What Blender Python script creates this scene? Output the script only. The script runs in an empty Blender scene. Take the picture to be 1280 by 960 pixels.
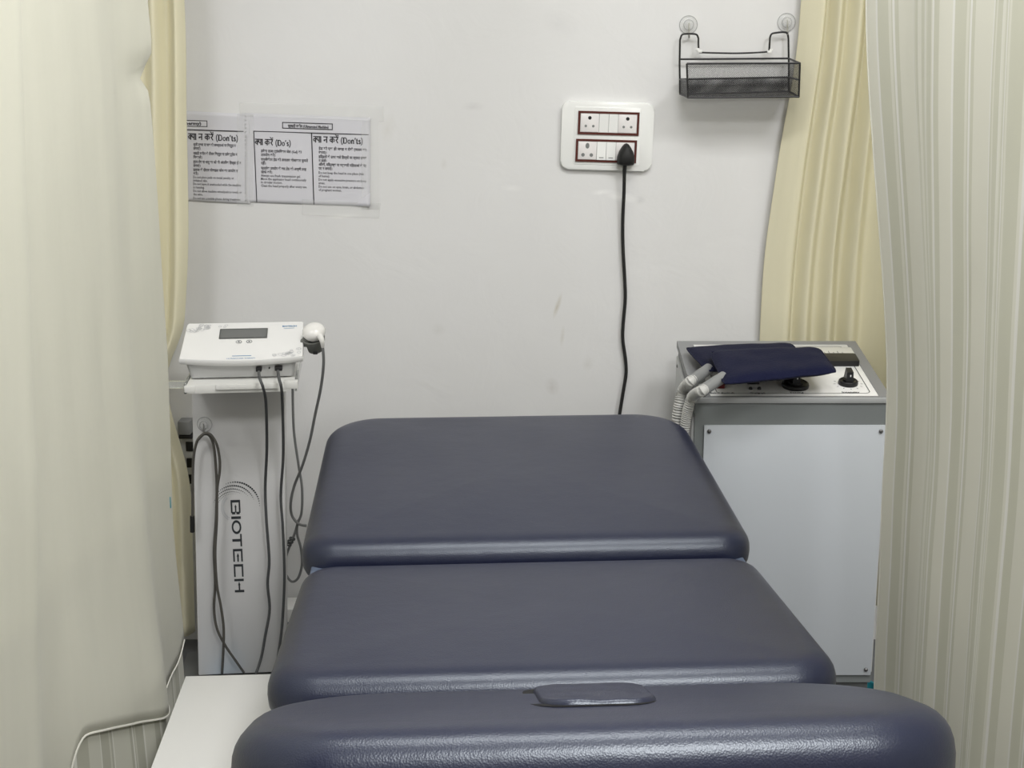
import bpy, bmesh, math, random
from mathutils import Vector, Matrix, noise

random.seed(7)
PI = math.pi
R = math.radians
SC = bpy.context.scene
COL = SC.collection

# ------------------------------------------------------------------ camera
H_EYE, PITCH, FPX = 1.48, R(13.5), 1750.0
WALL_Y = 3.35
CF = Vector((0, math.cos(PITCH), -math.sin(PITCH)))
CU = Vector((0, math.sin(PITCH), math.cos(PITCH)))
EYE = Vector((0, 0, H_EYE))
cam_d = bpy.data.cameras.new('camera')
cam = bpy.data.objects.new('camera', cam_d)
COL.objects.link(cam)
cam.location = EYE
cam.rotation_euler = (PI / 2 - PITCH, 0, 0)
cam_d.sensor_fit = 'HORIZONTAL'
cam_d.sensor_width = 36
cam_d.lens = FPX / 1280 * 36
cam_d.clip_start = 0.02
SC.camera = cam


def ray(px, py):
    return Vector(((px - 640) / FPX, 0, 0)) + CF + CU * ((480 - py) / FPX)


def at(px, py, Y):
    """measured photo point -> place in the room at distance Y"""
    d = ray(px, py)
    return EYE + d * (Y / d.y)


def atz(px, py, z):
    d = ray(px, py)
    return EYE + d * ((z - H_EYE) / d.z)


def onplane(px, py, o, n):
    d = ray(px, py)
    return EYE + d * ((o - EYE).dot(n) / d.dot(n))


# ------------------------------------------------------------------ materials
def new_mat(name):
    m = bpy.data.materials.new(name)
    m.use_nodes = True
    nt = m.node_tree
    return m, nt, nt.nodes['Principled BSDF']


def mat(name, col, rough=0.5, metal=0.0, spec=0.5, bump=None, vary=None, trans=0.0, ior=1.45, coat=0.0, alpha=1.0, sheen=0.0):
    """bump = (scale, strength), vary = (scale, amount)"""
    m, nt, b = new_mat(name)
    b.inputs['Base Color'].default_value = (*col, 1)
    b.inputs['Roughness'].default_value = rough
    b.inputs['Metallic'].default_value = metal
    b.inputs['Specular IOR Level'].default_value = spec
    b.inputs['Transmission Weight'].default_value = trans
    b.inputs['IOR'].default_value = ior
    b.inputs['Coat Weight'].default_value = coat
    b.inputs['Alpha'].default_value = alpha
    b.inputs['Sheen Weight'].default_value = sheen
    tc = nt.nodes.new('ShaderNodeTexCoord')
    if bump:
        n = nt.nodes.new('ShaderNodeTexNoise')
        n.inputs['Scale'].default_value = bump[0]
        n.inputs['Detail'].default_value = 5
        nt.links.new(tc.outputs['Object'], n.inputs['Vector'])
        bp = nt.nodes.new('ShaderNodeBump')
        bp.inputs['Strength'].default_value = bump[1]
        bp.inputs['Distance'].default_value = 0.01
        nt.links.new(n.outputs['Fac'], bp.inputs['Height'])
        nt.links.new(bp.outputs['Normal'], b.inputs['Normal'])
    if vary:
        n = nt.nodes.new('ShaderNodeTexNoise')
        n.inputs['Scale'].default_value = vary[0]
        n.inputs['Detail'].default_value = 4
        nt.links.new(tc.outputs['Object'], n.inputs['Vector'])
        r = nt.nodes.new('ShaderNodeMapRange')
        r.inputs['From Min'].default_value = 0.3
        r.inputs['From Max'].default_value = 0.7
        r.inputs['To Min'].default_value = 1 - vary[1]
        r.inputs['To Max'].default_value = 1 + vary[1]
        nt.links.new(n.outputs['Fac'], r.inputs['Value'])
        hs = nt.nodes.new('ShaderNodeHueSaturation')
        hs.inputs['Color'].default_value = (*col, 1)
        nt.links.new(r.outputs['Result'], hs.inputs['Value'])
        nt.links.new(hs.outputs['Color'], b.inputs['Base Color'])
    return m


def wall_mat():
    m, nt, b = new_mat('painted plaster')
    N, L = nt.nodes.new, nt.links.new
    tc = N('ShaderNodeTexCoord')
    b.inputs['Roughness'].default_value = 0.5
    b.inputs['Specular IOR Level'].default_value = 0.3
    n1 = N('ShaderNodeTexNoise'); n1.inputs['Scale'].default_value = 2.2; n1.inputs['Detail'].default_value = 5
    L(tc.outputs['Object'], n1.inputs['Vector'])
    cr = N('ShaderNodeValToRGB')
    cr.color_ramp.elements[0].position = 0.3; cr.color_ramp.elements[0].color = (0.735, 0.735, 0.73, 1)
    cr.color_ramp.elements[1].position = 0.7; cr.color_ramp.elements[1].color = (0.77, 0.77, 0.767, 1)
    L(n1.outputs['Fac'], cr.inputs['Fac'])
    prev = cr.outputs['Color']
    # scuffs and smears with a shape of their own: (px, py, half width, half height, lean, colour, amount)
    for (px, py, rx, rz, lean, col, amt) in [
            (697, 382, .007, .035, 0.3, (.50, .46, .36), .55), (703, 420, .006, .03, 0.1, (.55, .52, .45), .35),
            (690, 483, .02, .025, -.3, (.52, .5, .47), .35), (592, 133, .03, .012, 0, (.55, .54, .54), .28),
            (735, 455, .015, .02, .2, (.55, .54, .5), .25), (548, 412, .02, .018, 0, (.58, .57, .54), .22),
            (700, 30, .05, .03, .4, (.6, .6, .6), .2), (485, 160, .02, .04, .2, (.6, .58, .53), .25),
            (800, 250, .015, .012, 0, (.55, .55, .56), .4), (555, 205, .01, .015, 0, (.6, .58, .54), .25),
            (778, 246, .045, .014, .2, (.88, .88, .87), .8), (752, 240, .03, .008, -.1, (.88, .88, .87), .7), (430, 270, .05, .008, -.05, (.87, .87, .85), .7), (640, 235, .03, .01, .1, (.86, .86, .85), .5)]:
        c = at(px, py, WALL_Y)
        mp = N('ShaderNodeMapping'); mp.vector_type = 'TEXTURE'
        mp.inputs['Location'].default_value = (c.x, WALL_Y, c.z)
        mp.inputs['Rotation'].default_value = (0, lean, 0)
        mp.inputs['Scale'].default_value = (rx, 1, rz)
        L(tc.outputs['Object'], mp.inputs['Vector'])
        ns = N('ShaderNodeTexNoise'); ns.inputs['Scale'].default_value = 1.7; ns.inputs['Detail'].default_value = 4
        L(mp.outputs['Vector'], ns.inputs['Vector'])
        gr = N('ShaderNodeTexGradient'); gr.gradient_type = 'SPHERICAL'
        L(mp.outputs['Vector'], gr.inputs['Vector'])
        mu = N('ShaderNodeMath'); mu.operation = 'MULTIPLY'
        L(gr.outputs['Fac'], mu.inputs[0]); L(ns.outputs['Fac'], mu.inputs[1])
        m2 = N('ShaderNodeMath'); m2.operation = 'MULTIPLY'; m2.use_clamp = True
        L(mu.outputs[0], m2.inputs[0]); m2.inputs[1].default_value = amt * 2.2
        mx = N('ShaderNodeMix'); mx.data_type = 'RGBA'
        L(m2.outputs[0], mx.inputs['Factor']); L(prev, mx.inputs['A'])
        mx.inputs['B'].default_value = (*col, 1)
        prev = mx.outputs['Result']
    L(prev, b.inputs['Base Color'])
    n2 = N('ShaderNodeTexNoise'); n2.inputs['Scale'].default_value = 7; n2.inputs['Detail'].default_value = 6; n2.inputs['Distortion'].default_value = 1.2
    L(tc.outputs['Object'], n2.inputs['Vector'])
    bp = N('ShaderNodeBump'); bp.inputs['Strength'].default_value = 0.16; bp.inputs['Distance'].default_value = 0.012
    L(n2.outputs['Fac'], bp.inputs['Height'])
    L(bp.outputs['Normal'], b.inputs['Normal'])
    return m


def cloth_mat(name, col, translucent=0.3, stops=None, period=0.3, rough=0.8, sheen=0.15, spec=0.2):
    """woven curtain cloth; stops = woven stripes along the cloth length (UV x in metres)"""
    m, nt, b = new_mat(name)
    N, L = nt.nodes.new, nt.links.new
    b.inputs['Roughness'].default_value = rough
    b.inputs['Specular IOR Level'].default_value = spec
    b.inputs['Sheen Weight'].default_value = sheen
    uv = N('ShaderNodeUVMap'); uv.uv_map = 'UVMap'
    sp = N('ShaderNodeSeparateXYZ'); L(uv.outputs['UV'], sp.inputs[0])
    tr = N('ShaderNodeBsdfTranslucent')
    mix = N('ShaderNodeMixShader'); mix.inputs[0].default_value = translucent
    out = nt.nodes['Material Output']
    if stops:
        dv = N('ShaderNodeMath'); dv.operation = 'DIVIDE'; L(sp.outputs['X'], dv.inputs[0]); dv.inputs[1].default_value = period
        fr = N('ShaderNodeMath'); fr.operation = 'FRACT'; L(dv.outputs[0], fr.inputs[0])
        cr = N('ShaderNodeValToRGB'); cr.color_ramp.interpolation = 'CONSTANT'
        els = cr.color_ramp.elements
        while len(els) < len(stops):
            els.new(0.5)
        for e, (p, c) in zip(els, stops):
            e.position = p
        for e, (p, c) in zip(els, stops):
            e.color = (*c, 1)
        L(fr.outputs[0], cr.inputs['Fac'])
        src = cr.outputs['Color']
    else:
        # faint warp streaks in the weave
        mp = N('ShaderNodeMapping'); mp.inputs['Scale'].default_value = (60, 1.2, 1); L(uv.outputs['UV'], mp.inputs['Vector'])
        ns = N('ShaderNodeTexNoise'); ns.inputs['Scale'].default_value = 1.0; ns.inputs['Detail'].default_value = 3
        L(mp.outputs['Vector'], ns.inputs['Vector'])
        mx = N('ShaderNodeMix'); mx.data_type = 'RGBA'
        L(ns.outputs['Fac'], mx.inputs['Factor'])
        mx.inputs['A'].default_value = (*[c * .98 for c in col], 1)
        mx.inputs['B'].default_value = (*[min(1, c * 1.02) for c in col], 1)
        src = mx.outputs['Result']
    L(src, b.inputs['Base Color']); L(src, tr.inputs['Color'])
    mp2 = N('ShaderNodeMapping'); mp2.inputs['Scale'].default_value = (14, 5, 1); L(uv.outputs['UV'], mp2.inputs['Vector'])
    n2 = N('ShaderNodeTexNoise'); n2.inputs['Scale'].default_value = 1; n2.inputs['Detail'].default_value = 5
    L(mp2.outputs['Vector'], n2.inputs['Vector'])
    bp = N('ShaderNodeBump'); bp.inputs['Strength'].default_value = 0.18; bp.inputs['Distance'].default_value = 0.012
    L(n2.outputs['Fac'], bp.inputs['Height']); L(bp.outputs['Normal'], b.inputs['Normal'])
    L(b.outputs[0], mix.inputs[1]); L(tr.outputs[0], mix.inputs[2]); L(mix.outputs[0], out.inputs['Surface'])
    return m


def leather_mat():
    m, nt, b = new_mat('navy vinyl')
    N, L = nt.nodes.new, nt.links.new
    tc = N('ShaderNodeTexCoord')
    b.inputs['Base Color'].default_value = (0.0105, 0.013, 0.040, 1)
    b.inputs['Roughness'].default_value = 0.42
    b.inputs['Specular IOR Level'].default_value = 0.82
    b.inputs['Specular Tint'].default_value = (.88, .95, 1, 1)
    v = N('ShaderNodeTexVoronoi'); v.inputs['Scale'].default_value = 480
    L(tc.outputs['Object'], v.inputs['Vector'])
    n = N('ShaderNodeTexNoise'); n.inputs['Scale'].default_value = 26; n.inputs['Detail'].default_value = 4
    L(tc.outputs['Object'], n.inputs['Vector'])
    b1 = N('ShaderNodeBump'); b1.inputs['Strength'].default_value = 0.16; b1.inputs['Distance'].default_value = 0.001
    L(v.outputs['Distance'], b1.inputs['Height'])
    b2 = N('ShaderNodeBump'); b2.inputs['Strength'].default_value = 0.10; b2.inputs['Distance'].default_value = 0.006
    L(n.outputs['Fac'], b2.inputs['Height']); L(b1.outputs['Normal'], b2.inputs['Normal'])
    L(b2.outputs['Normal'], b.inputs['Normal'])
    n3 = N('ShaderNodeTexNoise'); n3.inputs['Scale'].default_value = 5
    L(tc.outputs['Object'], n3.inputs['Vector'])
    r = N('ShaderNodeMapRange'); r.inputs['To Min'].default_value = 0.31; r.inputs['To Max'].default_value = 0.43
    L(n3.outputs['Fac'], r.inputs['Value']); L(r.outputs['Result'], b.inputs['Roughness'])
    return m


def mesh_mat(name, hole, cell=0.0042):
    """expanded metal sheet: black strands with open diamond holes"""
    m, nt, b = new_mat(name)
    N, L = nt.nodes.new, nt.links.new
    b.inputs['Base Color'].default_value = (0.012, 0.012, 0.013, 1)
    b.inputs['Roughness'].default_value = 0.45
    uv = N('ShaderNodeUVMap'); uv.uv_map = 'UVMap'
    sp = N('ShaderNodeSeparateXYZ'); L(uv.outputs['UV'], sp.inputs[0])

    def diag(sign):
        a = N('ShaderNodeMath'); a.operation = 'MULTIPLY'; L(sp.outputs['Y'], a.inputs[0]); a.inputs[1].default_value = sign * 1.5
        s = N('ShaderNodeMath'); s.operation = 'ADD'; L(sp.outputs['X'], s.inputs[0]); L(a.outputs[0], s.inputs[1])
        d = N('ShaderNodeMath'); d.operation = 'DIVIDE'; L(s.outputs[0], d.inputs[0]); d.inputs[1].default_value = cell
        f = N('ShaderNodeMath'); f.operation = 'FRACT'; L(d.outputs[0], f.inputs[0])
        g = N('ShaderNodeMath'); g.operation = 'GREATER_THAN'; L(f.outputs[0], g.inputs[0]); g.inputs[1].default_value = hole
        return g
    g1, g2 = diag(1), diag(-1)
    mx = N('ShaderNodeMath'); mx.operation = 'MAXIMUM'; L(g1.outputs[0], mx.inputs[0]); L(g2.outputs[0], mx.inputs[1])
    L(mx.outputs[0], b.inputs['Alpha'])
    return m


C_A, C_B, C_C = (.86, .855, .785), (.755, .755, .665), (.92, .915, .885)
STRIPES = [(0, C_A), (.10, C_C), (.115, C_B), (.20, C_A), (.22, C_B), (.23, C_C), (.245, C_B), (.27, C_A), (.44, C_C), (.45, C_B),
           (.47, C_A), (.485, C_B), (.56, C_C), (.57, C_A), (.66, C_B), (.74, C_C), (.76, C_B), (.775, C_A), (.80, C_B), (.90, C_A), (.92, C_C), (.94, C_B)]
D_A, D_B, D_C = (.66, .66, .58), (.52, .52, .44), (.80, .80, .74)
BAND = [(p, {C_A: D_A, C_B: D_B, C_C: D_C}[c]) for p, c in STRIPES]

M = dict(
    wall=wall_mat(),
    plain_wall=mat('white room paint', (.76, .76, .75), .6),
    far_wall=mat('darkened unseen wall', (.16, .13, .10), .5),  # unseen wall behind the camera; dark tone invented to dim vinyl reflections
    ceiling=mat('ceiling paint', (.82, .82, .81), .7),
    floor=mat('grey vinyl floor', (.13, .135, .14), .45, vary=(9, .2)),
    lining=cloth_mat('cream curtain lining', (.80, .795, .705), .3),
    striped=cloth_mat('striped curtain cloth', (0, 0, 0), .35, STRIPES, .34),
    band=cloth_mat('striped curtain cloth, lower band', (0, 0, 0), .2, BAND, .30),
    yellow=cloth_mat('pale yellow satin', (.91, .87, .665), .25, rough=.5, sheen=.1, spec=.4),
    hem=mat('white hem piping', (.78, .77, .7), .6),
    leather=leather_mat(),
    dark_gap=mat('painted gap shade', (.006, .006, .008), .8),
    steel=mat('grey painted steel', (.33, .34, .36), .4, .3),
    hinge=mat('blue grey hinge cover', (.12, .15, .22), .45),
    laminate=mat('white laminate', (.80, .80, .785), .38),
    white_metal=mat('white powder coated steel', (.66, .66, .655), .42),
    print_dark=mat('dark grey print', (.035, .04, .045), .5),
    print_grey=mat('light grey print', (.55, .56, .57), .5),
    print_blue=mat('blue print', (.10, .25, .45), .5),
    white_plastic=mat('white abs plastic', (.80, .80, .785), .33),
    grey_plastic=mat('light grey abs plastic', (.56, .565, .56), .4),
    screen=mat('grey lcd glass', (.155, .16, .155), .25),
    screen_edge=mat('lcd bezel', (.09, .095, .09), .4),
    acrylic=mat('clear acrylic', (.93, .95, .92), .08, trans=.82, ior=1.3),
    clear=mat('clear soft plastic', (.93, .94, .93), .12, alpha=.22),
    frosted=mat('frosted white acrylic', (.74, .74, .71), .3),
    probe_white=mat('glossy white plastic', (.83, .82, .79), .22, coat=.3),
    holder_grey=mat('grey holder plastic', (.17, .175, .16), .5),
    black=mat('black plastic', (.013, .013, .014), .38),
    rubber=mat('black rubber', (.012, .012, .012), .6),
    cable_dark=mat('dark grey cable', (.075, .078, .08), .5),
    cable_grey=mat('grey cable', (.20, .205, .205), .5),
    cord_brown=mat('grey brown mains cord', (.085, .08, .07), .5),
    brass=mat('brown bolt metal', (.16, .07, .03), .4, .6),
    blue_plastic=mat('blue plastic', (.07, .24, .42), .4),
    teal=mat('teal plastic', (.03, .27, .33), .45),
    base_dark=mat('dark grey steel base', (.10, .105, .105), .5),
    mach_grey=mat('mid grey machine paint', (.175, .19, .19), .42),
    mach_rim=mat('machine rim paint', (.25, .255, .26), .45),
    mach_lip=mat('machine lip paint', (.42, .43, .43), .4),
    mach_panel=mat('cool light grey panel', (.50, .53, .56), .36, vary=(2.5, .03)),
    mach_side=mat('pale grey side panel', (.60, .61, .605), .42),
    fascia=mat('white control fascia', (.84, .84, .83), .3),
    screw=mat('screw steel', (.18, .18, .18), .35, .9),
    red=mat('dark red rocker', (.12, .01, .01), .35),
    meter=mat('meter face', (.70, .70, .66), .3),
    navy=mat('navy fabric', (.0062, .0078, .029), .85, spec=.15, sheen=.04, bump=(260, .25)),
    hose=mat('white corrugated hose', (.54, .54, .52), .45),
    cuff=mat('grey rubber cuff', (.23, .235, .235), .6),
    plate=mat('glossy white switch plate', (.86, .87, .85), .22, coat=.2),
    maroon=mat('maroon surround', (.085, .016, .011), .4),
    socket=mat('white socket module', (.76, .74, .73), .3),
    hole_grey=mat('socket shutter grey', (.20, .21, .205), .5),
    paper=mat('white printed paper', (.66, .66, .70), .55),
    ink=mat('black toner', (.028, .027, .032), .6),
    ink_soft=mat('fine toner text', (.11, .108, .12), .6),
    tape=mat('clear sticky tape', (.93, .94, .92), .2, alpha=.09),
    ring=mat('clear plastic edge', (.55, .56, .55), .25, alpha=.55),
    wire=mat('black wire', (.010, .010, .011), .38),
    mesh_fine=mesh_mat('black expanded mesh', .76),
    mesh_dense=mesh_mat('dense black mesh', .52),
    chrome=mat('hook steel', (.45, .45, .44), .3, .9),
    clip_white=mat('white cable tie', (.82, .82, .8), .4),
)

# ------------------------------------------------------------------ object helpers
WORLD = {}


def tag(o, label=None, cat=None, group=None, kind=None):
    for k, v in (('label', label), ('category', cat), ('group', group), ('kind', kind)):
        if v:
            o[k] = v
    return o


def thing(name, loc, label, cat, group=None, rz=0.0):
    o = bpy.data.objects.new(name, None)
    COL.objects.link(o)
    o.empty_display_size = .05
    o.location = loc
    o.rotation_euler = (0, 0, rz)
    WORLD[o] = Matrix.Translation(loc) @ Matrix.Rotation(rz, 4, 'Z')
    return tag(o, label, cat, group)


def spline(pts, n=8, closed=False):
    pts = [Vector(p) for p in pts]
    out = []
    N = len(pts)
    for i in range(N if closed else N - 1):
        if closed:
            p0, p1, p2, p3 = pts[(i - 1) % N], pts[i], pts[(i + 1) % N], pts[(i + 2) % N]
        else:
            p0, p1, p2, p3 = pts[max(i - 1, 0)], pts[i], pts[i + 1], pts[min(i + 2, N - 1)]
        for k in range(n):
            t = k / n
            out.append(0.5 * ((2 * p1) + (-p0 + p2) * t + (2 * p0 - 5 * p1 + 4 * p2 - p3) * t * t + (-p0 + 3 * p1 - 3 * p2 + p3) * t ** 3))
    if not closed:
        out.append(pts[-1])
    return out


def rrect(x0, y0, x1, y1, r, n=5):
    pts = []
    for cx, cy, a in ((x1 - r, y1 - r, 0), (x0 + r, y1 - r, 90), (x0 + r, y0 + r, 180), (x1 - r, y0 + r, 270)):
        for k in range(n + 1):
            t = R(a + 90 * k / n)
            pts.append((cx + r * math.cos(t), cy + r * math.sin(t)))
    return pts


def uvlay(bm):
    return bm.loops.layers.uv.get('UVMap') or bm.loops.layers.uv.new('UVMap')


class MB:
    def __init__(s):
        s.bm = bmesh.new()
        s.uv = None

    def box(s, c, size, bev=0.0, rot=None, seg=2):
        r = bmesh.ops.create_cube(s.bm, size=1.0)
        vs = r['verts']
        bmesh.ops.scale(s.bm, vec=size, verts=vs)
        if bev > 0:
            es = list({e for v in vs for e in v.link_edges})
            b = bmesh.ops.bevel(s.bm, geom=es, offset=bev, segments=seg, affect='EDGES', profile=0.5)
            vs = list({v for f in b['faces'] for v in f.verts} | {v for v in vs if v.is_valid})
        mx = Matrix.Translation(c) @ (rot.to_4x4() if rot else Matrix())
        bmesh.ops.transform(s.bm, matrix=mx, verts=vs)
        return s

    def prism(s, pts, z0, z1, mx=Matrix(), bev=0.0, seg=2):
        """outline in local xy, extruded z0..z1"""
        a = [s.bm.verts.new((p[0], p[1], z0)) for p in pts]
        b = [s.bm.verts.new((p[0], p[1], z1)) for p in pts]
        n = len(pts)
        f0 = s.bm.faces.new(list(reversed(a)))
        f1 = s.bm.faces.new(b)
        for i in range(n):
            s.bm.faces.new((a[i], a[(i + 1) % n], b[(i + 1) % n], b[i]))
        vs = a + b
        if bev > 0:
            r = bmesh.ops.bevel(s.bm, geom=list(f1.edges), offset=bev, segments=seg, affect='EDGES', profile=0.5)
            vs = list({v for f in r['faces'] for v in f.verts} | {v for v in vs if v.is_valid})
        bmesh.ops.transform(s.bm, matrix=mx, verts=vs)
        return s

    def ringplate(s, outer, inner, z0, z1, mx=Matrix()):
        n = len(outer)
        V = [[s.bm.verts.new(mx @ Vector((p[0], p[1], z))) for p in pts] for pts, z in ((outer, z0), (outer, z1), (inner, z1), (inner, z0))]
        for k in range(4):
            a, b = V[k], V[(k + 1) % 4]
            for i in range(n):
                s.bm.faces.new((a[i], a[(i + 1) % n], b[(i + 1) % n], b[i]))
        return s

    def lathe(s, prof, mx=Matrix(), n=24):
        """prof [(r, z)...], axis local z"""
        rings = []
        for r, z in prof:
            if r < 1e-6:
                rings.append([s.bm.verts.new(mx @ Vector((0, 0, z)))])
            else:
                rings.append([s.bm.verts.new(mx @ Vector((r * math.cos(2 * PI * i / n), r * math.sin(2 * PI * i / n), z))) for i in range(n)])
        for a, b in zip(rings, rings[1:]):
            for i in range(n):
                j = (i + 1) % n
                if len(a) == 1 and len(b) == 1:
                    continue
                if len(a) == 1:
                    s.bm.faces.new((a[0], b[j], b[i]))
                elif len(b) == 1:
                    s.bm.faces.new((a[i], a[j], b[0]))
                else:
                    s.bm.faces.new((a[i], a[j], b[j], b[i]))
        return s

    def tube(s, pts, rad, n=8, closed=False, cap=True):
        pts = [Vector(p) for p in pts]
        N = len(pts)
        rf = rad if callable(rad) else (lambda t: rad)
        tan = []
        for i in range(N):
            a = pts[(i - 1) % N] if closed else pts[max(i - 1, 0)]
            b = pts[(i + 1) % N] if closed else pts[min(i + 1, N - 1)]
            tan.append((b - a).normalized())
        up = Vector((0, 0, 1)) if abs(tan[0].z) < .9 else Vector((0, 1, 0))
        nrm = (up - tan[0] * up.dot(tan[0])).normalized()
        rings = []
        for i in range(N):
            nrm = (nrm - tan[i] * nrm.dot(tan[i])).normalized()
            bi = tan[i].cross(nrm)
            r = rf(i / (N - 1))
            rings.append([s.bm.verts.new(pts[i] + (nrm * math.cos(2 * PI * k / n) + bi * math.sin(2 * PI * k / n)) * r) for k in range(n)])
        for i in range(N if closed else N - 1):
            a, b = rings[i], rings[(i + 1) % N]
            for k in range(n):
                s.bm.faces.new((a[k], a[(k + 1) % n], b[(k + 1) % n], b[k]))
        if cap and not closed:
            s.bm.faces.new(list(reversed(rings[0])))
            s.bm.faces.new(rings[-1])
        return s

    def grid(s, fn, nu, nv, uvfn=None):
        vs = [[s.bm.verts.new(fn(i / nu, j / nv)) for j in range(nv + 1)] for i in range(nu + 1)]
        lay = uvlay(s.bm) if uvfn else None
        for i in range(nu):
            for j in range(nv):
                f = s.bm.faces.new((vs[i][j], vs[i + 1][j], vs[i + 1][j + 1], vs[i][j + 1]))
                if lay:
                    for lp, (a, b) in zip(f.loops, ((i, j), (i + 1, j), (i + 1, j + 1), (i, j + 1))):
                        lp[lay].uv = uvfn(a / nu, b / nv)
        return s

    def quad_uv(s, p, uvs):
        lay = uvlay(s.bm)
        f = s.bm.faces.new([s.bm.verts.new(v) for v in p])
        for lp, u in zip(f.loops, uvs):
            lp[lay].uv = u
        return s

    def ribbon(s, pts, w, mx=Matrix(), closed=False, z=0.0):
        """flat stroke of width w in local xy"""
        P = [Vector((p[0], p[1], 0)) for p in pts]
        N = len(P)
        A, B = [], []
        for i in range(N):
            a = P[(i - 1) % N] if closed else P[max(i - 1, 0)]
            b = P[(i + 1) % N] if closed else P[min(i + 1, N - 1)]
            d1 = (P[i] - a); d2 = (b - P[i])
            if d1.length < 1e-9: d1 = d2
            if d2.length < 1e-9: d2 = d1
            d1.normalize(); d2.normalize()
            t = (d1 + d2)
            t = t.normalized() if t.length > 1e-6 else d1
            nn = Vector((-t.y, t.x, 0))
            k = 1 / max(.5, nn.dot(Vector((-d2.y, d2.x, 0))))
            A.append(s.bm.verts.new(mx @ (P[i] + nn * w / 2 * k + Vector((0, 0, z)))))
            B.append(s.bm.verts.new(mx @ (P[i] - nn * w / 2 * k + Vector((0, 0, z)))))
        for i in range(N if closed else N - 1):
            j = (i + 1) % N
            s.bm.faces.new((B[i], B[j], A[j], A[i]))
        return s

    def fill(s, pts, mx=Matrix(), z=0.0):
        s.bm.faces.new([s.bm.verts.new(mx @ Vector((p[0], p[1], z))) for p in pts])
        return s

    def build(s, name, material, parent=None, smooth=True, frame=None, angle=35, thick=0.0):
        bm = s.bm
        if frame is not None:
            bm.transform(frame)
        if parent is not None:
            W = WORLD[parent]
            bm.transform(W.inverted())
        bmesh.ops.recalc_face_normals(bm, faces=bm.faces) if thick == 0 else None
        me = bpy.data.meshes.new(name)
        bm.to_mesh(me)
        bm.free()
        if smooth:
            me.shade_smooth()
            me.set_sharp_from_angle(angle=R(angle))
        me.materials.append(material)
        o = bpy.data.objects.new(name, me)
        COL.objects.link(o)
        if parent is not None:
            o.parent = parent
            WORLD[o] = WORLD[parent]
        else:
            WORLD[o] = Matrix()
        if thick:
            md = o.modifiers.new('thickness', 'SOLIDIFY')
            md.thickness = thick
            md.offset = 0
        return o


def basis(o, x, y, z=None):
    x = Vector(x).normalized(); y = Vector(y).normalized()
    z = x.cross(y).normalized() if z is None else Vector(z).normalized()
    m = Matrix((x, y, z)).transposed().to_4x4()
    m.translation = Vector(o)
    return m


def axis_frame(o, z):
    z = Vector(z).normalized()
    up = Vector((0, 0, 1)) if abs(z.z) < .9 else Vector((1, 0, 0))
    x = up.cross(z).normalized()
    return basis(o, x, z.cross(x), z)


def text_into(mb, s, x, y, size, mx, weight=0.0, align='LEFT', width=None, stretch=1.0):
    cu = bpy.data.curves.new('t', 'FONT')
    cu.body = s
    cu.size = size
    cu.resolution_u = 1
    cu.offset = weight
    ob = bpy.data.objects.new('t', cu)
    COL.objects.link(ob)
    dg = bpy.context.evaluated_depsgraph_get()
    me = bpy.data.meshes.new_from_object(ob.evaluated_get(dg))
    bpy.data.objects.remove(ob)
    bpy.data.curves.remove(cu)
    if not me.vertices:
        bpy.data.meshes.remove(me)
        return
    xs = [v.co.x for v in me.vertices]
    x0, x1 = min(xs), max(xs)
    k = stretch if width is None else width / max(1e-6, x1 - x0)
    off = {'LEFT': -x0 * k, 'CENTER': -(x0 + x1) / 2 * k, 'RIGHT': -x1 * k}[align]
    me.transform(Matrix.Translation((x + off, y, 0)) @ Matrix.Diagonal((k, 1, 1, 1)))
    me.transform(mx)
    mb.bm.from_mesh(me)
    bpy.data.meshes.remove(me)


# ------------------------------------------------------------------ the room
def plane_box(name, lo, hi, m):
    c = [(a + b) / 2 for a, b in zip(lo, hi)]
    o = MB().box(c, [b - a for a, b in zip(lo, hi)]).build(name, m, smooth=False)
    return tag(o, kind='structure')


RX0, RX1, RY0, RZ = -2.0, 2.0, -1.4, 2.75
plane_box('floor', (RX0 - .1, RY0 - .1, -.1), (RX1 + .1, WALL_Y + .1, 0), M['floor'])
plane_box('ceiling', (RX0 - .1, RY0 - .1, RZ), (RX1 + .1, WALL_Y + .1, RZ + .1), M['ceiling'])
plane_box('wall_back', (RX0 - .1, WALL_Y, 0), (RX1 + .1, WALL_Y + .1, RZ), M['wall'])
plane_box('wall_left', (RX0 - .1, RY0, 0), (RX0, WALL_Y, RZ), M['plain_wall'])
plane_box('wall_right', (RX1, RY0, 0), (RX1 + .1, WALL_Y, RZ), M['plain_wall'])
plane_box('wall_front', (RX0, RY0 - .1, 0), (RX1, RY0, RZ), M['far_wall'])

# ------------------------------------------------------------------ treatment couch
YAW = math.atan(.061)
AX = Vector((-math.sin(YAW), math.cos(YAW), 0))
LAT = Vector((math.cos(YAW), math.sin(YAW), 0))


def couch_pt(Y, z, off=0.0):
    return Vector((.083 - .061 * (Y - 1.32), Y, z)) + LAT * off


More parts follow.
